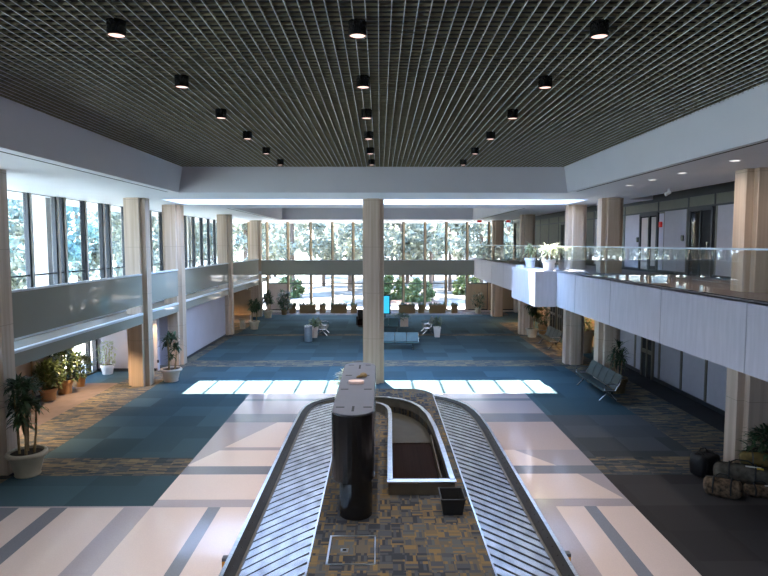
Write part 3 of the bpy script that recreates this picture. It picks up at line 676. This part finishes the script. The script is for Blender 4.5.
for i in range(len(m.v)): m.v[i] = (-.49 + (m.v[i][1] - .14) * 1.15, 12.15 + m.v[i][0], 2.437 + m.v[i][2])
tag(m.build('tray', 'pinkcard', bevel=.01, loc=(-.49, 12.15, 2.437)), 'pale pink oblong tray lying on the grey pedestal top', 'tray')
m = MB(); m.lathe([(.05, 0), (.085, .02), (.07, .07), (.03, .09)], (-.36, 12.75, 2.437), 9); m.tube([(-.40, 12.70, 2.455), (-.46, 12.64, 2.47), (-.50, 12.62, 2.455)], [.035, .03, .015], seg=7)
tag(m.build('crumpled_item', 'boxpot', smooth=True, loc=(-.36, 12.75, 2.437)), 'small crumpled dark brown thing on the pedestal top behind the pink tray', 'item')
bn = thing('waste_bin', 'small open black square waste bin in front of the feed opening', 'bin', (1.29, 10.5, ZD))
def frustum(m, w0, w1, d0, d1, z0, z1, mi=0):
    m.add([(-w0, -d0, z0), (w0, -d0, z0), (w0, d0, z0), (-w0, d0, z0), (-w1, -d1, z1), (w1, -d1, z1), (w1, d1, z1), (-w1, d1, z1)],
          [(0, 1, 5, 4), (1, 2, 6, 5), (2, 3, 7, 6), (3, 0, 4, 7)], mi)
m = MB(); frustum(m, .17, .21, .20, .26, 0, .30); frustum(m, .155, .195, .185, .245, .01, .30); m.quad((-.16, -.19, .05), (.16, -.19, .05), (.16, .19, .05), (-.16, .19, .05)); m.build('body', 'rubber', bn)
m = MB()
for a, b in (((-.21, -.26), (.21, -.26)), ((.21, -.26), (.21, .26)), ((.21, .26), (-.21, .26)), ((-.21, .26), (-.21, -.26))): m.tube([(*a, .30), (*b, .30)], .014, seg=6)
m.build('rim', 'darksteel', bn)

# ------------------------------------------------------------------ plants
def leaf_strip(m, base, ang, elev, ln, wd, droop, n=4, twist=0, mi=0):
    d = Vector((math.cos(ang), math.sin(ang), 0)); s = Vector((-d.y, d.x, 0)); p = Vector(base); e = elev; L = []; Rr = []
    for i in range(n + 1):
        t = i / n; w_ = wd * (math.sin(min(1, t * 1.6 + .25) * math.pi / 2) * (1 - t ** 2.2)) * .5 + .0015
        L.append(p + s * w_); Rr.append(p - s * w_)
        e2 = e - droop * t; p = p + (d * math.cos(e2) + Vector((0, 0, 1)) * math.sin(e2)) * (ln / n)
    m.add(L + Rr, [(i, i + 1, n + 2 + i, n + 1 + i) for i in range(n)], mi)
def rosette(m, c, rng, n, ln, wd, lo=-.3, hi=1.3):
    for i in range(n):
        leaf_strip(m, (c[0], c[1], c[2] + rng.uniform(-.06, .06)), rng.uniform(0, 6.283), rng.uniform(lo, hi), ln * rng.uniform(.7, 1.15), wd, rng.uniform(.7, 1.9))
def bushy(m, c, rad, hgt, rng, n, ln, wd):
    for i in range(n):
        a = rng.uniform(0, 6.283); r = rad * math.sqrt(rng.random()); zz = hgt * (rng.random() ** .9)
        sh = math.sqrt(max(.06, 1 - ((zz / hgt - .45) / .62) ** 2)); r *= sh
        leaf_strip(m, (c[0] + r * math.cos(a), c[1] + r * math.sin(a), c[2] + zz), a + rng.uniform(-.9, .9), rng.uniform(-.4, 1.1), ln * rng.uniform(.7, 1.2), wd, rng.uniform(.3, 1.4), n=3)
URN = [(.62, 0), (.66, .05), (.64, .12), (.70, .30), (.80, .62), (.86, .78), (.84, .80), (1.0, .82), (1.04, .88), (1.03, .96), (.98, 1.0), (.84, 1.0), (.82, .92)]
POT = [(.70, 0), (.74, .04), (.86, .70), (.94, .74), (1.0, .76), (1.0, .98), (.97, 1.0), (.88, 1.0), (.87, .9)]
def pot(t, prof, r, h, mt, seg=32):
    m = MB(); m.lathe([(a * r, b * h) for a, b in prof], seg=seg, cap=False); m.lathe([(prof[0][0] * r, 0), (.01, 0)], seg=seg, cap=False); m.build('pot', mt, t, smooth=True)
    m = MB(); m.lathe([(prof[-1][0] * r, h * .91), (.01, h * .92)], seg=seg, cap=False); m.build('soil', 'soil', t)
def dracaena(label, loc, prof, r, h, mt, top, seed, heads=7, nl=26, ln=.36, wd=.05, spread=.3, lm='leaf', canes=4, name='potted_plant'):
    rng = random.Random(seed); t = thing(name, label, 'plant', loc); pot(t, prof, r, h, mt)
    fo = MB()
    for i in range(canes):
        a = i * 6.283 / canes + .4; b = (.14 * r / .4 * math.cos(a), .14 * r / .4 * math.sin(a), h * .9); q = (b[0] * 1.5, b[1] * 1.5, h + (top - h) * (.55 + .4 * ((i * .37) % 1)))
        m = MB(); m.tube([b, ((b[0] + q[0]) / 2 + .02, (b[1] + q[1]) / 2, (b[2] + q[2]) / 2), q], [.03, .026, .02], seg=7); m.build('cane', 'cane', t, smooth=True)
        rosette(fo, q, rng, nl, ln, wd)
    for i in range(heads):
        a = rng.uniform(0, 6.283); rr = spread * rng.uniform(.2, 1); zz = h + (top - h) * rng.uniform(.28, .92)
        rosette(fo, (rr * math.cos(a), rr * math.sin(a), zz), rng, nl, ln, wd)
    fo.build('foliage', lm, t); return t
def shrub(label, loc, prof, r, h, mt, top, rad, seed, n=260, ln=.14, wd=.05, lm='leaf2', name='potted_plant', stems=3):
    rng = random.Random(seed); t = thing(name, label, 'plant', loc); pot(t, prof, r, h, mt)
    st = MB()
    for i in range(stems):
        a = i * 6.283 / stems; st.tube([(.06 * math.cos(a), .06 * math.sin(a), h * .9), (.3 * rad * math.cos(a), .3 * rad * math.sin(a), h + (top - h) * .7)], [.018, .008], seg=6)
    st.build('stems', 'cane', t)
    m = MB(); bushy(m, (0, 0, h * .95), rad, top - h, rng, n, ln, wd); m.build('foliage', lm, t); return t
dracaena('tall dark dracaena with three canes in a big cream urn at the lower left', (-8.10, 13.5, 0), URN, .42, .56, 'urn', 2.35, 3, heads=14, nl=22, ln=.36, wd=.075, spread=.3, canes=4)
dracaena('dark dracaena in a wide buff urn at the foot of the second left column', (-8.06, 22.9, 0), URN, .40, .50, 'pinkurn', 1.95, 5, heads=6, nl=22, ln=.38, wd=.08, spread=.3, canes=3)
shrub('leafy plant in a terracotta pot, nearest of the three terracotta pots', (-11.24, 20.1, 0), POT, .29, .42, 'terracotta', 1.28, .40, 11, 480, .26, .09, 'leaf2')
shrub('leafy plant in a terracotta pot, middle and tallest of the three terracotta pots', (-11.18, 21.05, 0), POT, .29, .50, 'terracotta', 1.75, .46, 12, 560, .26, .09, 'leaf2')
shrub('leafy plant in a terracotta pot, farthest of the three terracotta pots', (-11.22, 22.1, 0), POT, .27, .40, 'terracotta', 1.2, .4, 13, 460, .26, .09, 'leaf2')
shrub('airy pale green plant in a white pot against the lilac vestibule wall', (-11.1, 24.2, 0), POT, .27, .40, 'whitepot', 1.35, .36, 14, 260, .14, .06, 'leafpale')
dracaena('bushy dark plant in a cream urn by the fourth left column', (-7.8, 37.0, 0), URN, .34, .52, 'urn', 2.1, 21, heads=8, nl=30, ln=.4, wd=.12, spread=.38, canes=2)
dracaena('dark plant in a cream urn at the left end of the far windows', (-8.0, 43.0 - .35, 0), URN, .36, .55, 'urn', 1.9, 22, heads=7, nl=28, ln=.4, wd=.12, spread=.34, canes=2)
shrub('tall dark plant before the beige panel of the far windows', (-7.15, 44.6, 0), POT, .24, .40, 'boxpot', 1.75, .48, 23, 420, .32, .12, 'leaf')
shrub('small dark plant in a round pot before the tan panel of the far windows', (7.45, 45.3, 0), POT, .26, .42, 'urn', 1.55, .5, 24, 220, .3, .09, 'leaf')
dracaena('tall dark plant in a white urn beside the fourth right column', (8.62, 33.7, 0), URN, .36, .5, 'urn', 2.4, 25, heads=8, nl=26, ln=.42, wd=.12, spread=.35, canes=2)
shrub('broad green plant behind the far bench under the balcony', (9.55, 34.9, 0), POT, .28, .6, 'terracotta', 1.6, .4, 26, 200, .28, .1, 'leaf2')
shrub('yellow-green plant in a tan pot seen between the second and third right columns', (9.95, 29.0, 0), POT, .5, 1.1, 'tan', 1.75, .5, 27, 200, .3, .1, 'leafpale')
dracaena('spiky dark dracaena in a woven box behind the long right bench', (8.46, 21.05, 0), POT, .36, .55, 'boxpot', 1.75, 28, heads=5, nl=24, ln=.46, wd=.055, spread=.2, canes=2)
shrub('dark plant behind the luggage at the right edge', (8.66, 13.02, 0), POT, .17, .4, 'darksteel', 1.15, .42, 29, 460, .3, .07, 'leaf')
dracaena('bright silvery plant in a white urn on the balcony box', (6.64, 23.55, 4.245), POT, .26, .42, 'whitepot', 1.0, 31, heads=6, nl=20, ln=.42, wd=.055, spread=.22, canes=2, lm='leafwhite')
dracaena('greener plant in a white pot at the far end of the balcony box', (6.62, 26.4, 4.245), POT, .25, .42, 'whitepot', .95, 32, heads=4, nl=18, ln=.42, wd=.06, spread=.22, canes=2, lm='leafpale')
m = MB(); m.box(6.02, 25.9, 4.24, 6.25, 26.55, 4.36); tag(m.build('tray', 'whitepot', bevel=.01, loc=(6.13, 26.2, 4.24)), 'low pale tray beside the pot at the far end of the balcony box', 'tray')
dracaena('pale leaved plant peeping out behind the black display pedestal', (-.90, 16.1, ZD), POT, .2, .35, 'whitepot', 1.32, 33, heads=4, nl=26, ln=.42, wd=.10, spread=.12, canes=2, lm='leafwhite')
# window planters
pl = [(-6.68, .46, 'small'), (-5.53, 1.23, 'long'), (-4.38, .46, 'small'), (-3.15, 1.23, 'long'), (-2.0, .46, 'small'), (2.05, 1.25, 'long'), (3.15, .46, 'small'), (4.38, 1.23, 'long'), (5.69, .46, 'small')]
nm_ = ['leftmost', 'second from the left', 'third from the left', 'fourth from the left', 'just left of the middle column', 'just right of the middle column', 'third from the right', 'second from the right', 'rightmost']
for i, ((x, wd_, kind), nm) in enumerate(zip(pl, nm_)):
    t = thing('window_planter', '%s brown planter box along the far windows, %s' % (kind, nm), 'planter', (x, 45.7, 0), 0, 'brown planter boxes along the far windows')
    m = MB(); h = wd_ / 2; m.box(-h, -.2, 0, h, .2, .62); m.box(-h - .02, -.22, .56, h + .02, .22, .62); m.build('box', 'boxpot', t, bevel=.01)
    rng = random.Random(50 + i); m = MB()
    for _ in range(int(70 * (wd_ + .4))): leaf_strip(m, (rng.uniform(-h, h), rng.uniform(-.18, .18), .60), rng.uniform(0, 6.28), rng.uniform(.1, 1.4), rng.uniform(.15, .34), .07, rng.uniform(.3, 1.3), n=3)
    m.build('foliage', 'leaf', t)

# ------------------------------------------------------------------ seating
def bench(label, loc, rz, n, vin='vinyl', group=None, pitch=.6):
    """gang seating: seats in a line along local Y, facing local -X"""
    t = thing('gang_bench', label, 'bench', loc, rz, group); L = n * pitch
    for i in range(n):
        y0 = -L / 2 + i * pitch + .02; y1 = y0 + pitch - .04
        prof = [(-.26, .44), (-.20, .455), (0, .42), (.14, .41)]
        m = MB()
        for (xa, za), (xb, zb) in zip(prof, prof[1:]): m.add([(xa, y0, za), (xa, y1, za), (xb, y1, zb), (xb, y0, zb), (xa, y0, za - .05), (xa, y1, za - .05), (xb, y1, zb - .05), (xb, y0, zb - .05)], [(0, 3, 2, 1), (4, 5, 6, 7), (0, 1, 5, 4), (2, 3, 7, 6), (0, 4, 7, 3), (1, 2, 6, 5)])
        m.build('seat', vin, t)
        prof = [(.14, .44), (.20, .60), (.27, .78), (.35, .92)]; m = MB()
        for (xa, za), (xb, zb) in zip(prof, prof[1:]): m.add([(xa, y0, za), (xa, y1, za), (xb, y1, zb), (xb, y0, zb), (xa + .05, y0, za - .015), (xa + .05, y1, za - .015), (xb + .05, y1, zb - .015), (xb + .05, y0, zb - .015)], [(0, 1, 2, 3), (7, 6, 5, 4), (0, 4, 5, 1), (2, 6, 7, 3), (0, 3, 7, 4), (1, 5, 6, 2)])
        m.build('backrest', vin, t)
    m = MB(); m.box(-.02, -L / 2, .30, .06, L / 2, .38); m.build('beam', 'darksteel', t)
    for s in (-1, 1):
        y = s * (L / 2 - (.3 if n > 2 else .1)); m = MB(); m.tube([(-.28, y, .02), (-.2, y, .10), (.02, y, .32), (.2, y, .1), (.3, y, .02)], .025, seg=8); m.box(-.32, y - .03, 0, -.24, y + .03, .02); m.box(.26, y - .03, 0, .34, y + .03, .02); m.build('leg', 'chrome', t, smooth=True)
        y = s * (L / 2 + .01); m = MB(); m.tube([(.37, y, .93), (.26, y, .66), (.12, y, .42), (-.24, y, .43)], .022, seg=8); m.tube([(.25, y, .64), (-.1, y, .66), (-.22, y, .62), (-.24, y, .43)], .02, seg=8); m.build('end_frame', 'chrome', t, smooth=True)
    return t
bench('long slate gang bench with chrome ends facing the carousel at the second right column', (7.68, 20.98, 0), 0, 5, pitch=.57)
bench('slate gang bench under the balcony between the third and fourth right columns', (8.7, 30.6, 0), 0, 4)
bc = bench('teal bench seen from the front, just right of the middle column', (.74, 29.9, 0), R(90), 4, 'tealvinyl'); bc.scale = (1, 1, .87)
bench('small bench seen from the side beyond the silver bin, facing right', (-3.32, 34.8, 0), R(180), 3)
bench('small bench seen from the side next to the square white pot, facing left', (2.78, 35.3, 0), 0, 3)
bench('dark bench half hidden by the middle column, under the cyan screen', (.5, 35.6, 0), R(-90), 2, 'tealvinyl')
m = MB()
t = thing('armchair', 'dark armchair just left of the middle column near the far windows', 'chair', (-1.1, 38.3, 0))
m.box(-.35, -.35, .1, .35, .35, .45); m.build('seat', 'brown', t, bevel=.04); m = MB(); m.box(-.35, .2, .45, .35, .36, 1.0); m.build('backrest', 'rubber', t, bevel=.05)
for s in (-1, 1): m = MB(); m.box(s * .36 - .06, -.35, .1, s * .36 + .06, .36, .68); m.build('armrest', 'rubber', t, bevel=.04)
m = MB(); m.box(-.3, -.3, 0, .3, .3, .1); m.build('base', 'frame', t)
# silver bin, pots and screen
t = thing('trash_can', 'silver cylindrical trash can on the teal carpet left of the middle column', 'bin', (-3.88, 32.2, 0))
m = MB(); m.lathe([(.21, .02), (.215, .03), (.215, .52), (.212, .53), (.215, .54), (.215, .80)], seg=28); m.build('body', 'brushed', t, smooth=True)
m = MB(); m.lathe([(.225, .80), (.225, .86), (.2, .88), (.12, .88), (.12, .84)], seg=28, cap=False); m.lathe([(.13, .85), (.01, .85)], seg=28, cap=False, m=1); m.build('lid', ['steel', 'dark'], t, smooth=True)
m = MB(); m.lathe([(.2, 0), (.2, .03)], seg=24); m.build('base', 'frame', t)
t = thing('potted_plant', 'small plant in a square white tapered pot beside the side-on right bench', 'plant', (3.24, 33.8, 0))
m = MB(); frustum(m, .14, .19, .14, .19, 0, .55); frustum(m, .205, .205, .205, .205, .5, .58); m.quad((-.2, -.2, .575), (.2, -.2, .575), (.2, .2, .575), (-.2, .2, .575)); m.build('pot', 'whitepot', t)
m = MB(); rng = random.Random(8); bushy(m, (0, 0, .55), .24, .5, rng, 120, .22, .07); m.build('foliage', 'leaf', t)
t = thing('potted_plant', 'small brown plant in a tan pot behind the silver trash can', 'plant', (-3.7, 33.6, 0))
pot(t, POT, .22, .62, 'pinkurn', 20); m = MB(); bushy(m, (0, 0, .6), .34, .45, rng, 130, .24, .07); m.build('foliage', 'leaf2', t)
t = thing('planter', 'beige planter trough with dark foliage right of the cyan screen', 'planter', (1.3, 38.2, 0))
m = MB(); m.box(.0, -.2, 0, .5, .2, .55); m.build('box', 'pinkurn', t, bevel=.01); m = MB(); bushy(m, (.05, 0, .5), .6, .3, rng, 200, .2, .07); m.build('foliage', 'leaf', t)
t = thing('display_screen', 'standing display with a bright cyan screen just right of the middle column', 'screen', (.32, 38.6, 0), R(8))
m = MB(); m.box(-.3, -.2, 0, .3, .2, .04); m.build('base', 'frame', t)
m = MB(); m.box(-.05, 0, .04, .05, .08, 1.9); m.build('stand', 'frame', t)
m = MB(); m.box(-.36, -.05, .72, .36, .02, 2.0); m.build('bezel', 'black', t, bevel=.01)
m = MB(); m.box(-.31, -.056, .8, .27, -.05, 1.92); m.build('screen', 'screen', t)
# far left counter and stool-like drum
t = thing('service_counter', 'tan wooden counter under the left ledge by the far windows', 'counter', (-9.3, 40.2, 0))
m = MB(); m.box(-.55, .1, .55, .62, .25, 2.2); m.build('back_panel', 'tan', t); m = MB(); m.box(-.62, -.3, .50, .66, .12, .58); m.build('shelf', 'wood', t); m = MB(); m.box(-.55, -.1, 0, .6, .2, .5); m.build('base', 'pinkurn', t)
m = MB(); m.lathe([(.17, 0), (.17, .56), (.2, .57), (.2, .61)], seg=22); tag(m.build('drum_planter', 'urn', smooth=True), 'plain cream drum standing left of the far left urn', 'planter'); bpy.data.objects['drum_planter'].location = (-8.55, 37.1, 0)

# ------------------------------------------------------------------ luggage
def duffel(label, loc, rz, L, W, H, mt, seed, straps='rubber', tagm=None, name='duffel_bag', box=2.6):
    rng = random.Random(seed); t = thing(name, label, 'bag', loc, rz, 'luggage piled at the right column')
    m = MB(); ns, nr = 12, 18; vs = []
    for i in range(ns + 1):
        u = -1 + 2 * i / ns; e = max(.0, 1 - abs(u) ** 5) ** .5; e = .55 + .45 * e if abs(u) < 1 else .5
        for k in range(nr):
            a = 2 * math.pi * k / nr; ca, sa = math.cos(a), math.sin(a); p = 2 / box
            x = math.copysign(abs(ca) ** p, ca) * W / 2 * e; zz = math.copysign(abs(sa) ** p, sa) * H / 2 * e
            zz += (1 - abs(u) ** 2) * -.02 + rng.uniform(-.012, .012); x += rng.uniform(-.012, .012)
            vs.append((u * L / 2, x, max(.0, zz + H / 2)))
    fs = [(i * nr + k, i * nr + (k + 1) % nr, (i + 1) * nr + (k + 1) % nr, (i + 1) * nr + k) for i in range(ns) for k in range(nr)]
    fs += [tuple(range(nr - 1, -1, -1)), tuple(ns * nr + k for k in range(nr))]
    m.add(vs, fs); o = m.build('body', mt, t, smooth=True); s = o.modifiers.new('sub', 'SUBSURF'); s.levels = s.render_levels = 1
    for q in (-.22, .22):
        m = MB(); m.tube([(q * L + .02 * math.cos(b), W / 2 * 1.04 * math.cos(b), H / 2 + H / 2 * 1.04 * math.sin(b)) for b in [R(-30 + 12 * i) for i in range(21)]], .018, seg=6); m.build('strap', straps, t)
    m = MB(); m.tube([(-.2 * L, .05, H * .98), (-.1 * L, .07, H * 1.12), (.1 * L, .07, H * 1.12), (.2 * L, .05, H * .98)], .015, seg=6); m.build('handle', straps, t)
    m = MB(); m.tube([(-.46 * L, 0, H * .97), (0, 0, H * 1.0), (.46 * L, 0, H * .97)], .009, seg=5); m.build('zip', 'darksteel', t)
    if tagm:
        m = MB(); m.box(.05, -.28 * W, H * .96, .34, -.18 * W, H * 1.0, 0); m.box(.26, -.36 * W, H * .93, .38, -.26 * W, H * .985, 1); m.build('luggage_tag', ['tag', 'yellow'], t)
    return t
duffel('boxy black duffel bag at the left end of the luggage pile', (7.45, 13.38, 0), R(20), .66, .42, .54, 'duffelblack', 1, box=5)
duffel('long grey-olive duffel bag with a white and yellow tag, middle of the luggage pile', (7.88, 12.68, .06), R(-26), 1.12, .42, .46, 'duffelgrey', 2, tagm=1)
duffel('mustard brown duffel bag behind the grey one in the luggage pile', (8.34, 12.78, .40), R(-12), .85, .3, .36, 'duffeltan', 3, straps='duffelgrey')
duffel('brown camouflage bag lying in front of the luggage pile', (7.20, 12.22, 0), R(-30), .74, .34, .40, 'camo', 4)
duffel('low dark camouflage bag at the right end of the luggage pile', (8.0, 12.22, 0), R(-10), .62, .34, .26, 'camo', 5, tagm=1)

# ------------------------------------------------------------------ outside
g = MB(); g.box(-140, -80, -.5, -13, 260, -.3); g.box(-13, -80, -.5, 140, 52, -.3); struct(g.build('ground', 'lawn'))
g = MB(); g.box(-13, 52, -.5, 140, 260, -.3); struct(g.build('ground_lawn', 'needles'))
g = MB(); g.box(-14.5, YB, -.3, -11.95, 47, -.02); g.box(-14.5, 46.7, -.3, 13, 50, -.02); struct(g.build('ground_paving', 'concrete'))
def crown_mesh(name, seed, n, rx, h, leaf, mk):
    rng = random.Random(seed); m = MB(); cl = []
    for _ in range(26):
        a = rng.uniform(0, 6.283); zz = rng.uniform(0, 1); r = rx * math.sqrt(rng.random()) * (1 - .75 * abs(zz - .4)); cl.append((r * math.cos(a), r * math.sin(a), zz * h, rng.uniform(.5, 1.1) * rx * .38))
    for _ in range(n):
        cx, cy, cz, cr = rng.choice(cl); d_ = Vector((rng.gauss(0, 1), rng.gauss(0, 1), rng.gauss(0, .7))).normalized() * cr * rng.random() ** .4; p = Vector((cx, cy, cz)) + d_
        u = Vector((rng.gauss(0, 1), rng.gauss(0, 1), rng.gauss(0, 1))).normalized(); v = u.cross(Vector((rng.gauss(0, 1), rng.gauss(0, 1), rng.gauss(0, 1)))).normalized(); s = leaf * rng.uniform(.6, 1.3)
        m.add([p - u * s, p + v * s * .5, p + u * s, p - v * s * .5], [(0, 1, 2, 3)])
    o = m.build(name, mk); me = o.data; bpy.data.objects.remove(o); return me
crowns = [crown_mesh('crown', 1, 3000, 3.6, 9.5, .30, 'tree'), crown_mesh('crown', 2, 3000, 3.2, 10.5, .28, 'tree2'), crown_mesh('crown', 3, 2600, 4.0, 8.5, .32, 'tree')]
rng = random.Random(77)
trk = MB(); trk.tube([(0, 0, -.3), (.05, 0, 3), (-.05, .05, 8), (0, 0, 14)], [.26, .21, .17, .08], seg=9)
tk = trk.build('trunk', 'barkm', smooth=True); trunk_me = tk.data; bpy.data.objects.remove(tk)
def tree(x, y, zc, s, k, label, group):
    t = thing('tree', label, 'tree', (x, y, -.3), rng.uniform(0, 6.28), group)
    a = bpy.data.objects.new('trunk', trunk_me); COL.objects.link(a); a.parent = t; a.scale = (s, s, s)
    b = bpy.data.objects.new('crown', crowns[k]); COL.objects.link(b); b.parent = t; b.location = (0, 0, zc); b.scale = (s, s, s)
spots = []
for i in range(500):
    if len(spots) >= 50: break
    x = rng.uniform(-34, 34); y = rng.uniform(57, 104)
    if abs(x) > (y - 10) * .42 + 6: continue
    if all((x - a) ** 2 + (y - b) ** 2 > 26 for a, b in spots): spots.append((x, y))
for i, (x, y) in enumerate(spots): tree(x, y, rng.uniform(3.4, 5.2), rng.uniform(.9, 1.25), (0, 2)[i % 2], 'leafy tree on the sunlit lawn beyond the far windows', 'trees beyond the far windows')
spots = []
for i in range(200):
    if len(spots) >= 18: break
    x = rng.uniform(-36, -18); y = rng.uniform(14, 74)
    if all((x - a) ** 2 + (y - b) ** 2 > 22 for a, b in spots): spots.append((x, y))
for i, (x, y) in enumerate(spots): tree(x, y, rng.uniform(2.4, 4.2), rng.uniform(.9, 1.2), (i + 1) % 3, 'blue-green leafy tree outside the left windows', 'trees outside the left windows')
bush_me = crown_mesh('bush', 9, 1600, 1.5, 2.0, .2, 'leaf2')
for x, y, s, nm in ((3.6, 57, 1.0, 'rounded dark bush on a mulch bed right of the middle column, beyond the glass'), (1.0, 60, 1.1, 'dark bush just right of the middle column, beyond the glass'), (-9.5, 62, 1.0, 'dark bush beyond the far left of the far windows'), (9.5, 66, 1.1, 'dark bush beyond the far right of the far windows')):
    o = bpy.data.objects.new('bush', bush_me); COL.objects.link(o); o.location = (x, y, -.3); o.scale = (s, s, s); tag(o, nm, 'bush')
g = MB(); g.lathe([(2.6, -.3), (2.4, -.24), (.01, -.2)], (3.2, 57.2, 0), 24, cap=False); g = g.build('mulch_bed', 'mulch'); tag(g, 'reddish mulch bed round the bush beyond the far windows', 'mulch'); g['kind'] = 'stuff'
